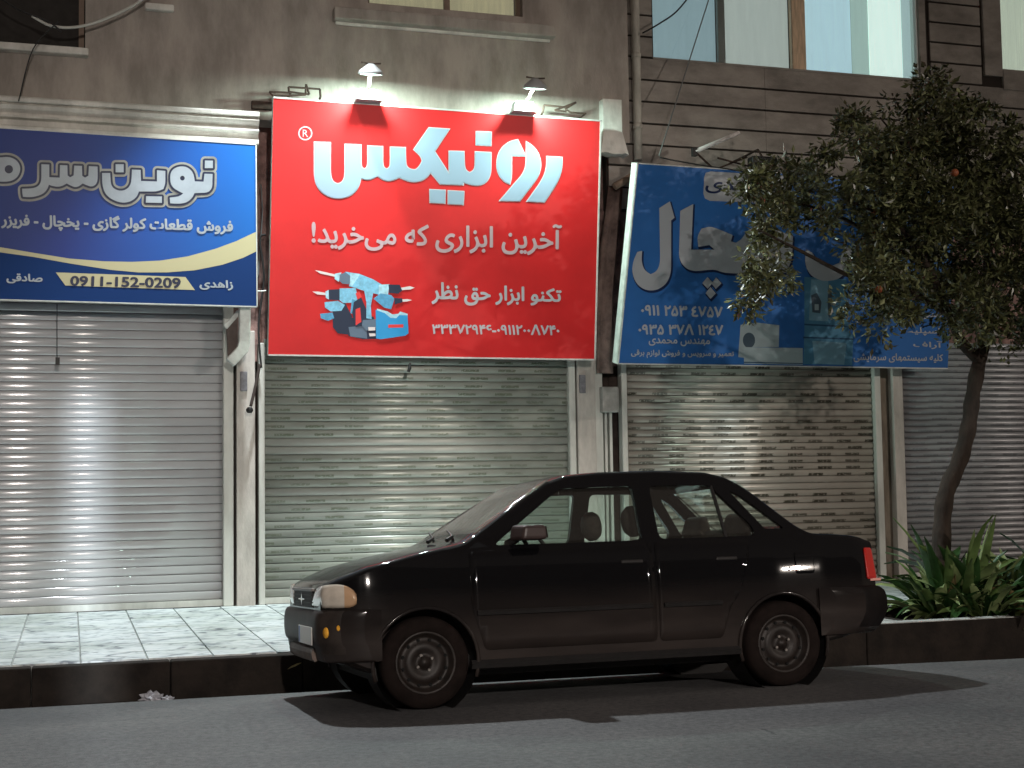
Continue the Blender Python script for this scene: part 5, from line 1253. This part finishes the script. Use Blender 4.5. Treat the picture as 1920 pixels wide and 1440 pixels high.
while len(clumps) < 460 and tries < 9000:
    tries += 1; x = rt.uniform(1370, 2100); y = rt.uniform(130, 670)
    if not inside(x, y): continue
    if any((x-a)**2+(y-b_)**2 < r_*r_ for a, b_, r_ in VOID) and rt.random() < .93: continue
    # sparser in the lower left so that the sign shows through
    if x < 1640 and y > 380 and rt.random() < .35: continue
    if 1480 < x < 1580 and 430 < y < 600 and rt.random() < .75: continue
    depth = 1.0 if x > 1600 else .6
    clumps.append((x, y, TY+rt.uniform(-depth, depth*.8)))
for x, y in [(1395, 565), (1405, 575), (1410, 520), (1420, 480), (1440, 520), (1400, 350), (1425, 330), (1460, 520), (1430, 450), (1590, 570), (1600, 590), (1650, 610), (1795, 600), (1735, 150), (1745, 175), (1885, 640), (1870, 610)]: clumps.append((x, y, TY-.5+rt.uniform(-.2, .2)))
for (x, y, Y) in clumps:
    c_ = tp_(x, y, Y); r_ = rt.uniform(.06, .20)
    for _ in range(int(70+rt.random()*50)):
        v = Vector((rt.gauss(0, 1), rt.gauss(0, 1), rt.gauss(0, .8))).normalized()*r_*rt.uniform(.35, 1.1)
        d = (v.normalized()*.6+Vector((rt.gauss(0, .6), rt.gauss(0, .6), rt.gauss(-.15, .5))))
        leaf(c_+v, d, Vector((rt.gauss(0, .5), rt.gauss(0, .5), 1)), rt.uniform(.05, .095), rt.uniform(.028, .044))
leaf_m = bpy.data.materials.new('citrus_leaf'); leaf_m.use_nodes = True; t = leaf_m.node_tree; b = t.nodes['Principled BSDF']; b.inputs['Roughness'].default_value = .33
g = t.nodes.new('ShaderNodeNewGeometry'); rp = t.nodes.new('ShaderNodeValToRGB'); e_ = rp.color_ramp.elements
e_[0].color = (.034, .034, .014, 1); e_[1].color = (.22, .24, .12, 1); e3 = e_.new(.88); e3.color = (.13, .145, .06, 1); e4 = e_.new(.5); e4.color = (.065, .07, .028, 1)
t.links.new(g.outputs['Random Per Island'], rp.inputs[0]); t.links.new(rp.outputs[0], b.inputs['Base Color'])
setp(obj('crown', mesh(leaf_v, leaf_f), leaf_m, kind='stuff'), tree)
om = mat('orange_peel', (.26, .075, .03), .5, bump=.3, bscale=60)
fr_me = None
for x, y, dY in ((1790, 324, -.95), (1648, 542, -.9), (1640, 395, -.5)):
    c_ = tp_(x, y, TY+dY)
    if fr_me is None:
        bm = bmesh.new(); bmesh.ops.create_uvsphere(bm, u_segments=14, v_segments=10, radius=.034); fr_me = bpy.data.meshes.new('f'); bm.to_mesh(fr_me); bm.free()
    o = obj('orange', fr_me, om, None, True); o.location = c_; setp(o, tree)

# ------------------------------------------------------------ strap-leaf plants in the planting bed
pl_m = [mat('strap_leaf_green', (.11, .17, .055), .35, var=.35, scale=5), mat('strap_leaf_pale', (.22, .28, .12), .38, var=.35, scale=5), mat('strap_leaf_dark', (.028, .07, .02), .35, var=.35, scale=5)]
def strap_mesh(L, W, arch, twist):
    n = 7; vs = []
    for i in range(n):
        a = i/(n-1); x = L*(a-.18*arch*a*a); z = L*(.75*a-arch*.75*a*a); w = W*math.sin(math.pi*min(1, .16+a*.82))**.8/2*(1 if i < n-1 else .05)
        tw = twist*a
        for s_ in (-1, 0, 1): vs.append((x+0*s_, s_*w*math.cos(tw), z+s_*w*math.sin(tw)+(-.006 if s_ == 0 else .004)))
    fs = [(i*3+j, i*3+j+1, (i+1)*3+j+1, (i+1)*3+j) for i in range(n-1) for j in range(2)]
    me = mesh(vs, fs)
    for p in me.polygons: p.use_smooth = True
    return me
straps = []
pl_m.append(mat('strap_leaf_dry', (.20, .15, .07), .6, var=.4, scale=8))
for k in range(9):
    for m_ in (pl_m if k == 0 else pl_m[:3]):
        me = strap_mesh(rt.uniform(.5, .88), rt.uniform(.06, .11), rt.uniform(.25, 1.1), rt.uniform(-.8, .8)); me.materials.append(m_); straps.append(me)
def plant(cx, cy, n, sc, label):
    e = empty('strap_leaf_plant', (cx, cy, .03), label, 'plant', 'strap-leaf plants round the tree')
    for i in range(n):
        a = rt.uniform(0, 6.2832); me = rt.choice(straps)
        o = obj('leaf', me, None, e); o.location = (.10*math.cos(a)*rt.random(), .10*math.sin(a)*rt.random(), 0)
        o.rotation_euler = (rt.uniform(-.25, .25), rt.uniform(-.85, .0), a); s_ = sc*rt.uniform(.75, 1.2); o.scale = (s_, s_, s_)
    return e
g0 = px(1740, 1120, Z=.03)
plant(7.36, 10.8, 89, .95, 'bushy strap-leaf plant at the left foot of the orange tree')
plant(7.72, 10.95, 81, 1.2, 'tall strap-leaf plant right behind the orange tree trunk')
plant(7.62, 10.55, 59, .85, 'low strap-leaf plant drooping over the kerb in front of the trunk')
plant(8.25, 10.85, 67, 1.05, 'strap-leaf plant at the right edge of the photo')
plant(8.75, 11.0, 40, 1.05, 'strap-leaf plant beyond the right edge, only its leaf tips in view')
# stones and litter in the bed
sb_ = MB()
for i in range(9):
    c_ = Vector((rt.uniform(8.0, 8.6), rt.uniform(10.35, 10.5), .04)); r_ = rt.uniform(.02, .05)
    sb_.lathe([(-r_*.5, .005), (-r_*.3, r_*.8), (r_*.1, r_), (r_*.5, r_*.5), (r_*.6, .002)], c_, (rt.uniform(-.2, .2), rt.uniform(-.2, .2), 1), 7)
tag(sb_.build('pebbles', mat('pale_pebble', (.45, .43, .38), .8, var=.3), kind='stuff'), 'pale pebbles on the soil at the kerb right of the plants', 'pebbles')

# ------------------------------------------------------------ litter in the gutter
def crumple(name, c_, s_, m, label):
    bm = bmesh.new(); bmesh.ops.create_icosphere(bm, subdivisions=3, radius=1)
    rr = random.Random(5)
    for v in bm.verts:
        n_ = v.co.copy(); k_ = 1+.35*math.sin(n_.x*7+1)*math.cos(n_.y*6)+.25*math.sin(n_.z*9+n_.x*5)+rr.uniform(-.09, .09)
        v.co = Vector((n_.x*s_[0], n_.y*s_[1], n_.z*s_[2]))*k_
    me = bpy.data.meshes.new('c'); bm.to_mesh(me); bm.free(); o = obj(name, me, m); o.location = c_; return tag(o, label, 'litter')
cpt = px(282, 1308, 10.12)
crumple('crumpled_bag', (cpt.x, 10.09, -.105), (.062, .05, .05), mat('bag_white', (.42, .42, .46), .5, var=.4, scale=30), 'crumpled whitish plastic bag at the edge of the gutter')
crumple('crumpled_paper', (cpt.x+.11, 10.06, -.11), (.035, .03, .025), mat('bag_white', (.42, .42, .46), .5), 'small white paper scrap right of the crumpled bag')
fl_ = px(553, 1249, 10.12)
o = MB().add([(fl_.x-.05, 10.14, fl_.z-.02), (fl_.x, 10.12, fl_.z+.0), (fl_.x+.05, 10.14, fl_.z+.02), (fl_.x, 10.15, fl_.z+.012)], [(0, 1, 2, 3)]).build('fallen_leaf', mat('dry_leaf', (.38, .33, .16), .7)); sd = o.modifiers.new('s', 'SOLIDIFY'); sd.thickness = .003
tag(o, 'dry yellowish leaf caught on the kerb face below the front bumper', 'leaf')
